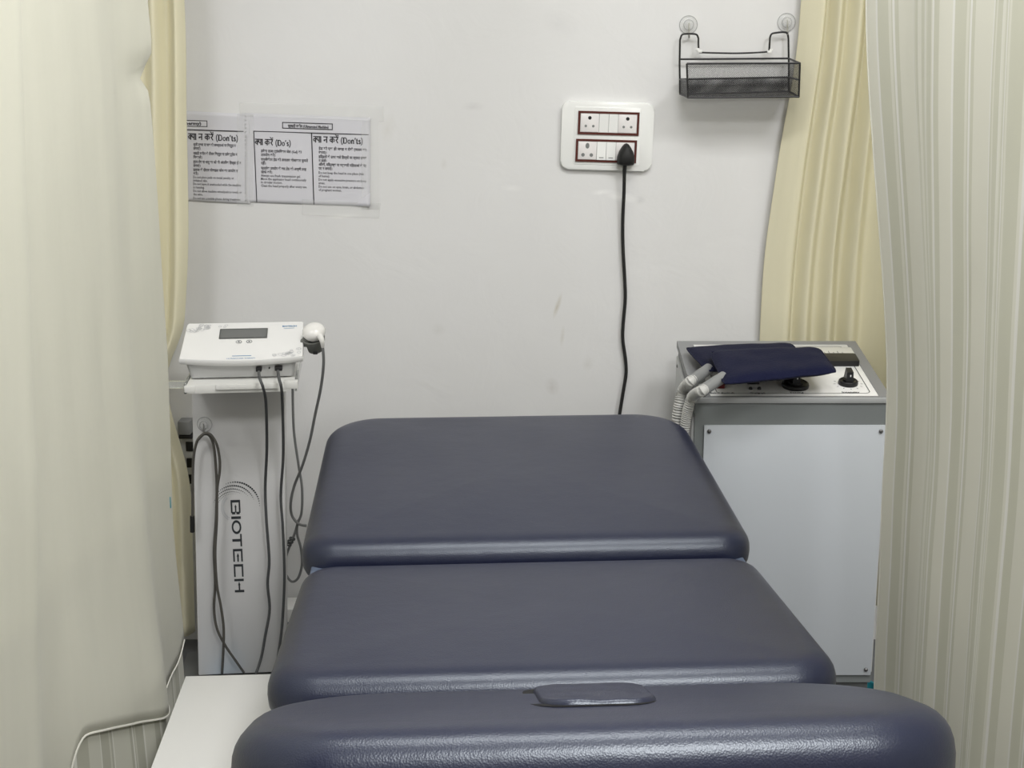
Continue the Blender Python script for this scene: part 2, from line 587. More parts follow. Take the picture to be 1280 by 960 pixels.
def cushion(mb, w, l, t, rn, rf, roll, dome, mx, wf=None, bottom=True):
    """rolled-edge pad: near edge at y=0, far edge at y=l; rn / rf corner radii; wf far width"""
    wf = wf or w
    out = []

    def arc(cx, cy, r, a0, n=12):
        for k in range(n + 1):
            a = R(a0 + 90 * k / n)
            out.append((Vector((cx + r * math.cos(a), cy + r * math.sin(a), 0)), Vector((math.cos(a), math.sin(a), 0))))

    def edge(n=14):
        a = out[-1]
        return a

    hw, hf = w / 2, wf / 2
    arc(hf - rf, l - rf, rf, 0)
    a = out[-1][0].copy(); b = Vector((-hf + rf, l, 0))
    for k in range(1, 14): out.append((a.lerp(b, k / 14), Vector((0, 1, 0))))
    arc(-hf + rf, l - rf, rf, 90)
    a = out[-1][0].copy(); b = Vector((-hw, rn, 0))
    for k in range(1, 14): out.append((a.lerp(b, k / 14), Vector((-1, 0, 0))))
    arc(-hw + rn, rn, rn, 180)
    a = out[-1][0].copy(); b = Vector((hw - rn, 0, 0))
    for k in range(1, 14): out.append((a.lerp(b, k / 14), Vector((0, -1, 0))))
    arc(hw - rn, rn, rn, 270)
    a = out[-1][0].copy(); b = Vector((hf, l - rf, 0))
    for k in range(1, 14): out.append((a.lerp(b, k / 14), Vector((1, 0, 0))))
    c = Vector((0, l / 2, 0))
    rings = []
    n = len(out)
    e = 0.82
    for deg in (-90, -75, -60, -45, -30, -15, 0, 12, 24, 36, 48, 60, 70, 80, 90):
        a = R(deg)
        cc, ss = math.cos(a) ** e, math.copysign(abs(math.sin(a)) ** e, a)
        rings.append([p - nn * roll * (1 - cc) + Vector((0, 0, t / 2 * ss)) for p, nn in out])
    top = rings[-1]
    for f in (.95, .88, .78, .62, .45, .28, .12):
        rings.append([c + (p - c) * f + Vector((0, 0, 0)) for p in top])
        for q in rings[-1]:
            q.z = t / 2 + dome * (1 - f ** 2.2)
    V = [[mb.bm.verts.new(mx @ p) for p in r] for r in rings]
    for r0, r1 in zip(V, V[1:]):
        for i in range(n):
            j = (i + 1) % n
            mb.bm.faces.new((r0[i], r0[j], r1[j], r1[i]))
    cv = mb.bm.verts.new(mx @ Vector((0, l / 2, t / 2 + dome)))
    for i in range(n):
        mb.bm.faces.new((V[-1][i], V[-1][(i + 1) % n], cv))
    if bottom:
        mb.bm.faces.new(list(reversed(V[0])))


def pad_frame(near, far):
    y = (far - near).normalized()
    return basis(near, LAT, y), (far - near).length


couch = thing('treatment_couch', couch_pt(2.05, 0), 'dark navy vinyl treatment couch in three padded sections', 'treatment couch', rz=YAW)
S1n, S1f = couch_pt(2.19, .643), couch_pt(2.88, .688)
S2n, S2f = couch_pt(1.675, .648), couch_pt(2.18, .622)
S3n, S3f = couch_pt(1.24, .787), couch_pt(1.565, .676)
for (a, b, w, wf, t, rn, rf, roll, dome) in (
        (S1n, S1f, .762, .752, .085, .06, .115, .05, .006),
        (S2n, S2f, .768, .75, .085, .07, .06, .05, .006),
        (S3n, S3f, .765, .765, .10, .12, .165, .055, .006)):
    mx, ln = pad_frame(a, b)
    mb = MB()
    if a is S3n:
        mx = mx @ Matrix.Translation((.008, 0, 0))
    cushion(mb, w, ln, t, rn, rf, roll, dome, mx, wf)
    mb.build('cushion', M['leather'], couch, angle=180)
# breathing hole and its plug in the head section
mx3, l3 = pad_frame(S3n, S3f)
hole_c = mx3 @ Matrix.Translation((.012, l3 - .236, .0475))
mb = MB(); mb.prism(rrect(-.074, -.004, .066, .155, .035), -.01, .0078, hole_c)
mb.build('face_hole', M['dark_gap'], couch)  # near-black slab: shade in the gap round the plug, put in as colour
mb = MB()
cushion(mb, .13, .15, .03, .034, .034, .007, .002, hole_c @ Matrix.Translation((0.002, .003, -.002)))
for v in mb.bm.verts:
    v.co.z += .0016 * noise.noise(v.co * 38)
mb.build('face_hole_plug', M['leather'], couch, angle=180)
# hinge covers between the first two sections
for sx in (-.345, .345):
    c = couch_pt(2.185, .628, sx)
    MB().box(c, (.035, .05, .035), .004, Matrix.Rotation(YAW, 3, 'Z')).build('hinge_bracket', M['hinge'], couch)
# steel carriage and legs under the pads
for (a, b) in ((S1n, S1f), (S2n, S2f), (S3n, S3f)):
    mx, ln = pad_frame(a, b)
    mb = MB()
    for sx in (-.24, .24):
        mb.prism(rrect(sx - .02, .06, sx + .02, ln - .06, .004), -.085, -.035, mx)
    mb.prism(rrect(-.24, ln / 2 - .02, .24, ln / 2 + .02, .004), -.08, -.04, mx)
    mb.build('pad_frame', M['steel'], couch)
for sx in (-.16, .2):
    for Y in (1.62, 2.6):
        p = couch_pt(Y, 0, sx)
        MB().tube([p + Vector((0, 0, .0)), p + Vector((0, 0, .53))], .022, 12).build('leg', M['steel'], couch)
mb = MB()
for sx in (-.16, .2):
    mb.tube([couch_pt(1.62, .16, sx), couch_pt(2.6, .16, sx)], .018, 10)
    mb.tube([couch_pt(1.5, .53, sx), couch_pt(2.7, .53, sx)], .018, 10)
mb.build('rail', M['steel'], couch)

# ------------------------------------------------------------------ low white cabinet left of the couch
cb = at(232, 845, 2.24)
cab_z = cb.z
cab = thing('low_cabinet', (cb.x + .2, 1.75, 0), 'low white laminate cabinet beside the couch, bottom left', 'cabinet', rz=YAW)
Wc = Matrix.Translation((cb.x, cb.y, 0)) @ Matrix.Rotation(YAW, 4, 'Z')
MB().box((.15, -.5, cab_z - .009), (.30, 1.0, .018), .0015).build('top', M['laminate'], cab, frame=Wc)
for yy in (-.03, -.97):
    MB().box((.15, yy, (cab_z - .018) / 2), (.29, .018, cab_z - .018), .001).build('side_panel', M['laminate'], cab, frame=Wc)
MB().box((.015, -.5, (cab_z - .018) / 2), (.016, .92, cab_z - .018), .001).build('back_panel', M['laminate'], cab, frame=Wc)
MB().box((.15, -.5, cab_z * .5), (.27, .918, .016), .001).build('shelf', M['laminate'], cab, frame=Wc)

# ------------------------------------------------------------------ trolley with the ultrasound unit
TY = R(6)
pc = at(298, 838, 3.05)
pl, pr = at(242, 838, 3.04), at(347, 836, 3.05)
shz = .778
troll = thing('equipment_trolley', (pc.x, 3.08, 0), 'slim white trolley column printed with a dark vertical wordmark', 'trolley', rz=TY)
Wt = Matrix.Translation((pc.x + .014, 3.03, 0)) @ Matrix.Rotation(TY, 4, 'Z')   # local: x right, y back, z up; front of the column at y=0
PW = .204
mb = MB().box((0, .03, (.055 + shz) / 2), (PW, .06, shz - .055), .003)
for v in mb.bm.verts:
    v.co.x += (v.co.z - .055) * .030
mb.build('column', M['white_metal'], troll, frame=Wt)
MB().box((0, .03, .026), (.30, .30, .022), .004).build('base', M['base_dark'], troll, frame=Wt)
MB().prism(rrect(-.085, -.105, .0, -.005, .01), .037, .052, bev=.003).build('base_cover', M['blue_plastic'], troll, frame=Wt)
for sx in (-.12, .12):
    for sy in (-.09, .15):
        mb = MB()
        mb.lathe([(0, -.008), (.013, -.008), (.016, -.004), (.016, .004), (.013, .008), (0, .008)], axis_frame((sx, sy, .0165), (1, 0, 0)), 14)
        mb.build('castor', M['rubber'], troll, frame=Wt)
SX = .039
# shelf: a frosted tray with a raised front lip
mb = MB()
mb.box((SX, -.02, shz + .005), (.226, .25, .006), .001)
mb.build('shelf', M['frosted'], troll, frame=Wt)
mb = MB()
mb.box((SX - .002, -.146, shz - .001), (.216, .006, .018), .0012)
mb.box((SX + .014, -.151, shz + .004), (.13, .006, .012), .0012)
mb.box((SX - .106, -.14, shz + .0), (.022, .02, .014), .001)
mb.box((SX + .106, -.14, shz + .004), (.03, .02, .016), .001)
mb.build('shelf_lip', M['frosted'], troll, frame=Wt)
mb = MB()
mb.box((SX + .116, -.02, shz + .0), (.005, .25, .022), .001)
mb.build('shelf_rail', M['acrylic'], troll, frame=Wt)
MB().box((SX - .116, -.02, shz + .0), (.005, .25, .022), .001).build('shelf_rail', M['acrylic'], troll, frame=Wt)
mb = MB()
mb.box((SX - .15, -.10, shz + .0), (.065, .012, .016), .001)
mb.box((SX - .182, -.10, shz + .004), (.01, .016, .026), .001)
br = mb.build('shelf_bracket', M['acrylic'], troll, frame=Wt)
MB().lathe([(0, -.012), (.004, -.012), (.004, .006), (.006, .006), (.006, .01), (0, .01)], axis_frame((SX - .194, -.10, shz + .004), (-.3, -1, .2)), 10).build('bolt', M['brass'], br, frame=Wt)


def panel_px(px, py):
    """a point measured on the column front, as local x / z there"""
    o = Wt @ Vector((0, 0, 0)); n = (Wt.to_3x3() @ Vector((0, -1, 0)))
    q = Wt.inverted() @ onplane(px, py, o, n)
    return q.x, q.z


lx0, lz0 = panel_px(288, 625)
lx1, lz1 = panel_px(305.5, 740)
Lw, Lh = abs(lx1 - lx0), abs(lz0 - lz1)      # cap height (across), text length (down)
# wordmark frame: u runs down, v runs to the right
FRONT = -.0006
Wm = Wt @ basis((lx0, FRONT, lz0), (0, 0, -1), (1, 0, 0), (0, -1, 0))
U = Lh / 115.0


def wm_box(mb, u0, u1, v0, v1):
    mb.fill([(u0 * U, v0 * Lw), (u1 * U, v0 * Lw), (u1 * U, v1 * Lw), (u0 * U, v1 * Lw)], Wm)


mb = MB()
s = .17
sp_ = 3.1
# B
wm_box(mb, 0, sp_, 0, 1); wm_box(mb, sp_, 16, 0, s); wm_box(mb, sp_, 16, 1 - s, 1)
wm_box(mb, 14.6, 17.7, s * .6, .44); wm_box(mb, 14.6, 17.7, .56, 1 - s * .6); wm_box(mb, 7, 15.5, .43, .57)
mb.fill([(5.5 * U, .5 * Lw), (9 * U, .38 * Lw), (9 * U, .62 * Lw)], Wm)
# I
wm_box(mb, 20.2, 23.4, 0, 1)
# O
ou = [((33.5 + 8.6 * math.cos(2 * PI * k / 28)) * U, (.5 + .5 * math.sin(2 * PI * k / 28)) * Lw) for k in range(28)]
iu = [((33.5 + 5.6 * math.cos(2 * PI * k / 28)) * U, (.5 + .33 * math.sin(2 * PI * k / 28)) * Lw) for k in range(28)]
vo = [mb.bm.verts.new(Wm @ Vector((p[0], p[1], 0))) for p in ou]; vi = [mb.bm.verts.new(Wm @ Vector((p[0], p[1], 0))) for p in iu]
for k in range(28):
    mb.bm.faces.new((vo[k], vo[(k + 1) % 28], vi[(k + 1) % 28], vi[k]))
# T
wm_box(mb, 42, 57.5, 1 - s, 1); wm_box(mb, 48.2, 51.4, 0, 1 - s)
# E
wm_box(mb, 60.5, 63.5, 0, 1); wm_box(mb, 63.5, 76.5, 0, s); wm_box(mb, 63.5, 76.5, 1 - s, 1); wm_box(mb, 68, 76.5, .42, .58)
mb.fill([(65.5 * U, .5 * Lw), (70 * U, .36 * Lw), (70 * U, .64 * Lw)], Wm)
# C
wm_box(mb, 79.6, 82.6, 0, 1); wm_box(mb, 82.6, 95.5, 0, s); wm_box(mb, 82.6, 95.5, 1 - s, 1)
# H
wm_box(mb, 98, 101, 0, 1); wm_box(mb, 112, 115, 0, 1); wm_box(mb, 104, 112, .42, .58)
mb.fill([(101.5 * U, .5 * Lw), (106 * U, .36 * Lw), (106 * U, .64 * Lw)], Wm)
# halftone swirl
for (cx, cy, r, a0, a1, nd, big) in ((294, 633, 30.5, 112, 2, 21, 1.35), (292, 634, 27, 138, 22, 22, 1.15), (291, 636, 25, 160, 42, 21, .95),
                                     (291, 637, 22.5, 178, 62, 22, .75), (291, 637, 20, 190, 80, 18, .5)):
    for k in range(nd):
        t = k / (nd - 1)
        a = R(a0 + (a1 - a0) * t)
        x, z = panel_px(cx + r * math.cos(a), cy - r * math.sin(a))
        rr = U * .95 * big * (.25 + .75 * math.sin(PI * min(1, max(0, t * .95 + .03))) ** .8)
        mb.fill([(x + rr * math.cos(q * PI / 3), z + rr * math.sin(q * PI / 3)) for q in range(6)],
                Wt @ basis((0, FRONT, 0), (1, 0, 0), (0, 0, 1), (0, -1, 0)))
mb.build('wordmark', M['print_dark'], troll, smooth=False)
mb = MB()
FW = Wt @ basis((0, FRONT, 0), (1, 0, 0), (0, 0, 1), (0, -1, 0))
for k, (rr, w) in enumerate(((17.5, .9), (15.2, 1.6))):
    mb.ribbon([panel_px(294 + rr * math.cos(R(a)), 634 - rr * math.sin(R(a))) for a in range(130, 246, 8)], U * w * 1.1, FW)
mb.build('emblem_tail', M['print_grey'], troll, smooth=False)

# ultrasound unit on the shelf
uo = Wt @ Vector((0.041, -.02, shz + .008))
unit = thing('ultrasound_therapy_unit', uo, 'white desktop therapy unit with sloping front and grey screen', 'medical device', rz=TY)
Wu = Matrix.Translation(uo) @ Matrix.Rotation(TY, 4, 'Z')
# lower body
prof = [(-.118, -.095), (.118, -.095), (.114, .095), (-.114, .095)]
mb = MB()
low = [(-.113, -.072), (.108, -.072), (.105, .06), (-.108, .06)]
upp = [(-.121, -.088), (.117, -.088), (.115, .03), (-.118, .03)]


def loft(mb, rings, mx=Matrix(), cap=True):
    V = [[mb.bm.verts.new(mx @ Vector(p)) for p in r] for r in rings]
    n = len(V[0])
    for a, b in zip(V, V[1:]):
        for i in range(n):
            mb.bm.faces.new((a[i], a[(i + 1) % n], b[(i + 1) % n], b[i]))
    if cap:
        mb.bm.faces.new(list(reversed(V[0]))); mb.bm.faces.new(V[-1])


def rr4(q, r=.012, n=4):
    """rounded quad outline"""
    out = []
    Q = [Vector((a, b, 0)) for a, b in q]
    for i in range(4):
        p, a, b = Q[i], Q[i - 1], Q[(i + 1) % 4]
        d1 = (a - p).normalized() * r; d2 = (b - p).normalized() * r
        for k in range(n + 1):
            t = k / n
            out.append(((p + d1) * (1 - t) ** 2 + p * 2 * t * (1 - t) + (p + d2) * t ** 2))
    return out


def zlev(pts, f):
    return [(p.x, p.y, f(p)) for p in pts]


TILT = R(20)
tz = math.tan(TILT)
slope = lambda p: .036 + (p.y + .1) * tz
loft(mb, [zlev(rr4(low), lambda p: .003), zlev(rr4(low), lambda p: .006), zlev(rr4(upp), lambda p: .0695 + (p.y + .012) * tz)])
mb.build('lower_body', M['grey_plastic'], unit, frame=Wu)
for sx in (-.09, .09):
    for sy in (-.055, .045):
        MB().lathe([(0, -.006), (.008, -.006), (.008, .004), (0, .004)], Matrix.Translation((sx, sy, .0062)), 10).build('rubber_foot', M['rubber'], unit, frame=Wu)
# sloping top with a bowed front edge
top_out = []
for k in range(17):
    t = k / 16
    x = -.131 + .262 * t
    top_out.append(Vector((x, -.092 - .012 * math.sin(PI * t), 0)))
top_out += [Vector((.129, .048, 0)), Vector((.126, .054, 0)), Vector((-.124, .054, 0)), Vector((-.127, .048, 0))]
TF = Wu @ Matrix.Translation((0, -.012, .083)) @ Matrix.Rotation(TILT, 4, 'X')
mb = MB()
loft(mb, [[(p.x * .985, p.y * .985, -.014) for p in top_out], [(p.x, p.y, -.010) for p in top_out], [(p.x, p.y, -.003) for p in top_out], [(p.x * .988, p.y * .985, 0) for p in top_out]])
mb.build('top_cover', M['white_plastic'], unit, frame=TF)


def unit_px(px, py, h=0.0):
    n = TF.to_3x3() @ Vector((0, 0, 1))
    q = TF.inverted() @ onplane(px, py, TF @ Vector((0, 0, h)), n)
    return q.x, q.y


a = unit_px(273.5, 424); b_ = unit_px(335, 410.5)
mb = MB(); mb.prism(rrect(a[0], a[1], b_[0], b_[1], .002), 0, .0012, TF); scr = mb.build('screen', M['screen_edge'], unit)
mb = MB(); mb.prism(rrect(a[0] + .003, a[1] + .003, b_[0] - .003, b_[1] - .005, .001), .0012, .0016, TF); mb.build('display_glass', M['screen'], scr)
mb = MB()
for (px, py, sz) in ((298.5, 427), (312, 426.5)) and ((298.5, 427.5, .0035), (311.5, 427, .0035)):
    x, y = unit_px(px, py)
    mb.ringplate([(x + .0065 * math.cos(q * PI / 8), y + .0062 * math.sin(q * PI / 8)) for q in range(16)], [(x + .0056 * math.cos(q * PI / 8), y + .0053 * math.sin(q * PI / 8)) for q in range(16)], 0, .0006, TF)
    mb.fill([(x - sz, y - .0018), (x + sz, y - .0018), (x, y + .003)], TF, .0005)
mb.build('button', M['print_dark'], unit, smooth=False)
mb = MB()
x, y = unit_px(353, 408.5); x2, _ = unit_px(371, 408)
text_into(mb, 'BIOTECH', x, y - .001, .0075, TF @ Matrix.Translation((0, 0, .0006)), .0003, width=x2 - x)
x, y = unit_px(355, 410.5); x2, _ = unit_px(368, 410.5)
mb.ribbon([(x, y - .001), (x2, y)], .0012, TF, z=.0006)
mb.build('corner_lettering', M['print_blue'], unit, smooth=False)
mb = MB()
x, y = unit_px(282.5, 449.5); x2, _ = unit_px(321, 448.5)
text_into(mb, 'ULTRASOUND THERAPY', x + .001, y + .0012, .0052, TF @ Matrix.Translation((0, 0, .0006)), .0001, width=x2 - x - .004)
x, y = unit_px(290, 446.2); x2, _ = unit_px(314, 446)
mb.ribbon([(x, y + .003), (x2, y + .003)], .0022, TF, z=.0006)
mb.build('blue_lettering', M['print_blue'], unit, smooth=False)
mb = MB()
rng = random.Random(3)


def hexring(x, y, r, w):
    mb.ribbon([(x + r * math.cos(q * PI / 3 + .5), y + r * .9 * math.sin(q * PI / 3 + .5)) for q in range(6)], w, TF, closed=True, z=.0006)


for gi, (x0, y0, x1, y1, n) in enumerate(((232, 417, 262, 406, 20), (258, 408, 288, 406, 8), (342, 447, 378, 436, 20), (348, 450, 372, 445, 9))):
    if gi == 2:
        mb.build('hexagon_print', M['print_grey'], unit, smooth=False)
        mb = MB()
    for k in range(n):
        t = rng.random()
        x, y = unit_px(x0 + (x1 - x0) * t, y0 + (y1 - y0) * t + rng.uniform(-3.5, 3.5))
        if abs(x) < .124 and -.09 < y < .046:
            hexring(x, y, rng.uniform(.0028, .0055), .0011)
mb.build('hexagon_print', M['print_grey'], unit, smooth=False)
# plugs in the front
for px, py, ww in ((323.5, 461.5, .012), (348, 461, .016)):
    p = at(px, py, (uo.y - .088))
    q = Wu.inverted() @ p
    MB().box((q.x, -.088, q.z), (ww, .02, .009), .001).build('plug_socket', M['black'], unit, frame=Wu)
p = Wu.inverted() @ at(336.5, 460.5, uo.y - .088)
MB().lathe([(0, -.004), (.0018, -.004), (.0018, .003), (0, .003)], axis_frame((p.x, -.09, p.z), (0, -1, 0)), 10).build('jack', M['black'], unit, frame=Wu)
# grey probe holder on the right flank
hp = at(393, 428, uo.y - .02)
HA = axis_frame(hp, (-.10, -.40, 1))
mb = MB()
mb.lathe([(0, -.022), (.013, -.022), (.017, -.019), (.019, -.004), (.024, .004), (.025, .012), (.021, .012), (.018, .002), (.0, .0)], HA, 24)
q = Wu.inverted() @ hp
mb.box(Wu @ Vector(((q.x + .125) / 2 - .004, q.y, q.z)), (.022, .02, .016), .002)
ho = mb.build('probe_holder', M['holder_grey'], unit)
MB().box(hp + Vector((.004, -.02, -.019)), (.010, .004, .007), .001).build('holder_slot', M['black'], ho)

probe = thing('ultrasound_probe', hp, 'glossy white round applicator head resting in the grey holder', 'ultrasound probe')
HP = axis_frame(hp + Vector((.003, -.004, .012)), (-.12, -.45, 1))
mb = MB()
mb.lathe([(0, .0), (.016, .0), (.021, .004), (.0245, .010), (.0255, .015), (.0245, .021), (.020, .027), (.012, .031), (0, .0325)], HP, 28)
mb.build('head', M['probe_white'], probe, angle=180)
cw = [at(*p) for p in ((399.5, 419, 2.955), (402.5, 426, 2.95), (403.5, 434, 2.955))]
MB().tube(spline(cw, 5), lambda t: .0075 - .004 * t, 12).build('cable_boot', M['probe_white'], probe)
pts = [cw[-1]] + [at(x, y, Y) for x, y, Y in ((404.5, 455, 2.97), (401, 485, 3.0), (394, 518, 3.03), (387, 552, 3.06), (378, 582, 3.09),
                                              (368, 607, 3.12), (363.5, 628, 3.13), (364.5, 643, 3.14), (370, 652, 3.14), (376, 656, 3.14), (382.5, 657, 3.15))]
MB().tube(spline(pts, 7), .0032, 8).build('cable', M['cable_grey'], probe)


def cord(name, pts, r, m, label, cat='cable', Y=None, n=7, extra=None):
    P = spline([at(p[0], p[1], p[2] if len(p) > 2 else Y) for p in pts], n)
    o = MB().tube(P, r, 8).build(name, M[m])
    return tag(o, label, cat)


cord('device_cable', ((323.5, 465, 2.885), (325, 474, 2.85), (329, 485, 2.845), (332.5, 505, 2.89), (333.5, 560, 2.96), (331.5, 610, 3.0), (333, 650, 3.0), (336.5, 700, 3.0),
                      (334.5, 730, 3.0), (337, 762, 3.0), (331.5, 795, 2.99), (326.5, 822, 2.98), (320, 842, 2.96)),
     .0033, 'cable_dark', 'dark cable hanging from the unit down the middle right of the white column')
cord('device_cable', ((347.5, 464, 2.895), (349, 474, 2.86), (352, 487, 2.855), (353.5, 520, 2.92), (354, 570, 2.97), (351, 620, 3.0), (353.5, 660, 3.0), (355.5, 720, 3.0),
                      (353.5, 770, 3.0), (350.5, 800, 2.99), (344, 842, 2.97)),
     .0033, 'cable_dark', 'dark cable hanging along the right edge of the white column')
lead = thing('spare_lead', at(366, 480, 3.12), 'grey lead hanging behind the shelf with a tied loop above the couch', 'cable')
P = spline([at(x, y, 3.15) for x, y in ((366, 470), (366, 500), (367.5, 540), (373, 580), (377.5, 610), (377, 640), (372, 655), (371.5, 668), (376, 685),
                                        (377.5, 705), (373, 722), (365, 727), (358, 719), (355.5, 708), (358, 694), (364, 678), (369, 665), (373, 650))], 7)
MB().tube(P, .0030, 8).build('lead', M['cable_grey'], lead)
mb = MB()
for k in (-1, 0, 1):
    c = at(363 + k * 2.2, 677 - k * 3.6, 3.142)
    mb.lathe([(.0062, -.0018), (.0075, -.0018), (.0075, .0018), (.0062, .0018), (.0062, -.0018)], axis_frame(c, at(369, 665, 3.14) - at(358, 694, 3.14)), 12)
mb.build('cable_tie', M['cable_dark'], lead)


def suction_hook(name, c, label, r=.021, cat='hook', drop=.026, group=None):
    t = thing(name, c, label, cat, group)
    F = axis_frame(c, (0, -1, 0))
    mb = MB()
    mb.lathe([(0, .0004), (r, .0004), (r * 1.02, .0012), (r * .94, .0022), (r * .6, .005), (0, .007)], F, 28)
    mb.build('suction_cup', M['clear'], t)
    mb = MB()
    mb.lathe([(0, .006), (r * .5, .006), (r * .52, .009), (r * .35, .012), (0, .0125)], F, 20)
    mb.build('button', M['clear'], t)
    mb = MB()
    mb.tube([F @ Vector((r * math.cos(k * PI / 14), r * math.sin(k * PI / 14), .0016)) for k in range(28)], .0009, 6, closed=True)
    mb.build('cup_rim', M['ring'], t)
    mb = MB()
    mb.tube([F @ Vector((r * .55 * math.cos(k * PI / 10), r * .55 * math.sin(k * PI / 10), .0085)) for k in range(20)], .0011, 6, closed=True)
    mb.build('button_rim', M['ring'], t)
    mb = MB()
    x, y, z = c
    mb.tube(spline([(x, y - .011, z + .004), (x, y - .0125, z - .008), (x, y - .013, z - drop + .004), (x, y - .015, z - drop), (x, y - .021, z - drop - .001), (x, y - .024, z - drop + .006)], 6), .0017, 8)
    mb.build('hook', M['chrome'], t)
    return t


hk = Wt @ Vector((panel_px(256, 530)[0], -.0005, panel_px(256, 530)[1]))
suction_hook('suction_hook', hk, 'clear suction hook stuck on the white trolley column holding a cord', .0165, drop=.020)
mains = thing('mains_cord', at(256, 545, 3.0), 'dark grey mains cord looped over the hook on the white column', 'cord')
YF = 3.0
hang = [(240.5, 660, 3.0), (241, 600, 2.998), (242, 572, 2.998), (245.5, 554, 3.0), (250, 546, 2.998), (256, 542.5, 2.998), (262, 545, 2.998)]
MB().tube(spline([at(*p) for p in hang] + [at(x, y, YF) for x, y in ((267, 557), (269.5, 580), (271, 610), (270, 650), (267.5, 690), (269, 730), (267.5, 760), (271, 785), (281, 806), (296, 828), (305, 841))], 7), .0031, 8).build('cord_strand', M['cord_brown'], mains)
MB().tube(spline([at(x, y, YF - .006) for x, y in ((247, 550), (251.5, 545.5), (257, 541.5), (264, 544), (271, 556), (274.5, 574), (274.5, 590), (271.5, 612), (271, 650), (269, 690), (271, 730), (276, 758), (279.5, 785), (279, 815), (277.5, 842))], 7), .0031, 8).build('cord_strand', M['cord_brown'], mains)
MB().tube([at(240.3, 645, 3.0), at(240.5, 665, 3.0)], .0052, 10).build('cord_sleeve', M['rubber'], mains)

# power strip on the wall, half behind the yellow curtain
ps = at(238, 575, 3.32)
strip = thing('power_strip', (ps.x, 3.34, ps.z), 'grey power strip with black sockets on the wall left of the white column', 'power strip')
MB().box((ps.x - .008, 3.335, ps.z - .01), (.042, .03, .145), .003).build('housing', M['grey_plastic'], strip)
for k in range(3):
    MB().box((ps.x + .0, 3.319, ps.z + .035 - k * .042), (.018, .004, .024), .001).build('socket', M['black'], strip)
MB().box((ps.x - .006, 3.328, ps.z + .062), (.034, .044, .008), .001).build('socket_rim', M['black'], strip)
MB().box((ps.x - .008, 3.325, ps.z + .085), (.030, .04, .034), .002).build('plug_adaptor', M['cuff'], strip)

# small white carton at the wall foot, seen between column and couch
cp = at(361, 776, 3.28)
carton = thing('small_carton', (cp.x + .03, 3.28, 0), 'small white carton with a navy band low behind the couch', 'box')
MB().box((cp.x + .035, 3.28, .064), (.09, .08, .128), .002).build('box', M['laminate'], carton)
MB().box((cp.x + .035, 3.28, cp.z), (.0912, .0812, .028), .001).build('band', M['print_blue'] if False else M['hinge'], carton)

# ------------------------------------------------------------------ shortwave machine, right
MX0, MX1, MYF, MYB = .39, .806, 2.90, 3.225
MZF, MZB = .754, .806
MB0 = .095
mach = thing('shortwave_diathermy_machine', ((MX0 + MX1) / 2, (MYF + MYB) / 2, 0), 'tall grey therapy machine with sloping white control panel', 'medical device')
sl = (MZB - MZF) / (MYB - MYF)
# cabinet carcass: side outline extruded across
mb = MB()
side = [(MYF, MB0), (MYB, MB0), (MYB, MZB - .002), (MYF, MZF - .002)]
mb.prism(side, MX0 + .002, MX1 - .002, basis((0, 0, 0), (0, 1, 0), (0, 0, 1), (1, 0, 0)))
mb.build('cabinet', M['mach_grey'], mach, smooth=False)
fl = at(880, 531, MYF); fb = at(880, 843, MYF)
px0, px1 = fl.x, MX1 - .003
MB().box(((px0 + px1) / 2, MYF - .002, (fl.z + fb.z) / 2), (px1 - px0, .006, fl.z - fb.z), .0015).build('front_panel', M['mach_panel'], mach)
for x in (px0 + .011, px1 - .012):
    for z in (fl.z - .013, fb.z + .014):
        MB().lathe([(0, .005), (.0022, .0048), (.0042, .003), (.0046, 0), (0, 0)], axis_frame((x, MYF - .005, z), (0, -1, 0)), 14).build('screw', M['screw'], mach)
# side panels (pale) below a grey sloping strip
for sx, xx in ((-1, MX0), (1, MX1)):
    mb = MB()
    sd = [(MYF + .012, MB0 + .02), (MYB - .006, MB0 + .02), (MYB - .006, MZB - .03), (MYF + .012, MZF - .045)]
    mb.prism(sd, -.003, .003, basis((xx, 0, 0), (0, 1, 0), (0, 0, 1), (1, 0, 0)))
    spn = mb.build('side_panel', M['mach_side'], mach, smooth=False)
    for (yy, zz) in ((MYF + .03, MZF - .062), (MYB - .03, MZB - .05), (MYF + .03, MB0 + .05), (MYB - .03, MB0 + .05)):
        MB().lathe([(0, .003), (.0035, .002), (.004, 0), (0, 0)], axis_frame((xx + sx * .003, yy, zz), (sx, 0, 0)), 12).build('screw', M['screw'], spn)
# top: rim, lip and fascia in the sloping frame
ST = math.atan(sl)
LT = math.hypot(MYB - MYF, MZB - MZF)
TW = MX1 - MX0
TM = basis((MX0, MYF, MZF), (1, 0, 0), (0, math.cos(ST), math.sin(ST)))
mb = MB()
mb.ringplate([(-.002, -.004), (TW + .002, -.004), (TW + .002, LT + .002), (-.002, LT + .002)],
             [(.034, .002), (TW - .022, .002), (TW - .022, LT - .018), (.034, LT - .018)], -.012, .003, TM)
mb.build('top_rim', M['mach_rim'], mach, smooth=False)
MB().box((TW / 2, -.004, -.0045), (TW + .004, .005, .013), .0015).build('front_lip', M['mach_lip'], mach, frame=TM)
fas = MB().box((TW / 2 + .006, LT / 2 - .008, -.004), (TW - .056, LT - .019, .012), .001).build('control_fascia', M['fascia'], mach, frame=TM)
FZ = .0021


def top_px(px, py, h=FZ):
    q = TM.inverted() @ onplane(px, py, TM @ Vector((0, 0, h)), TM.to_3x3() @ Vector((0, 0, 1)))
    return q.x, q.y


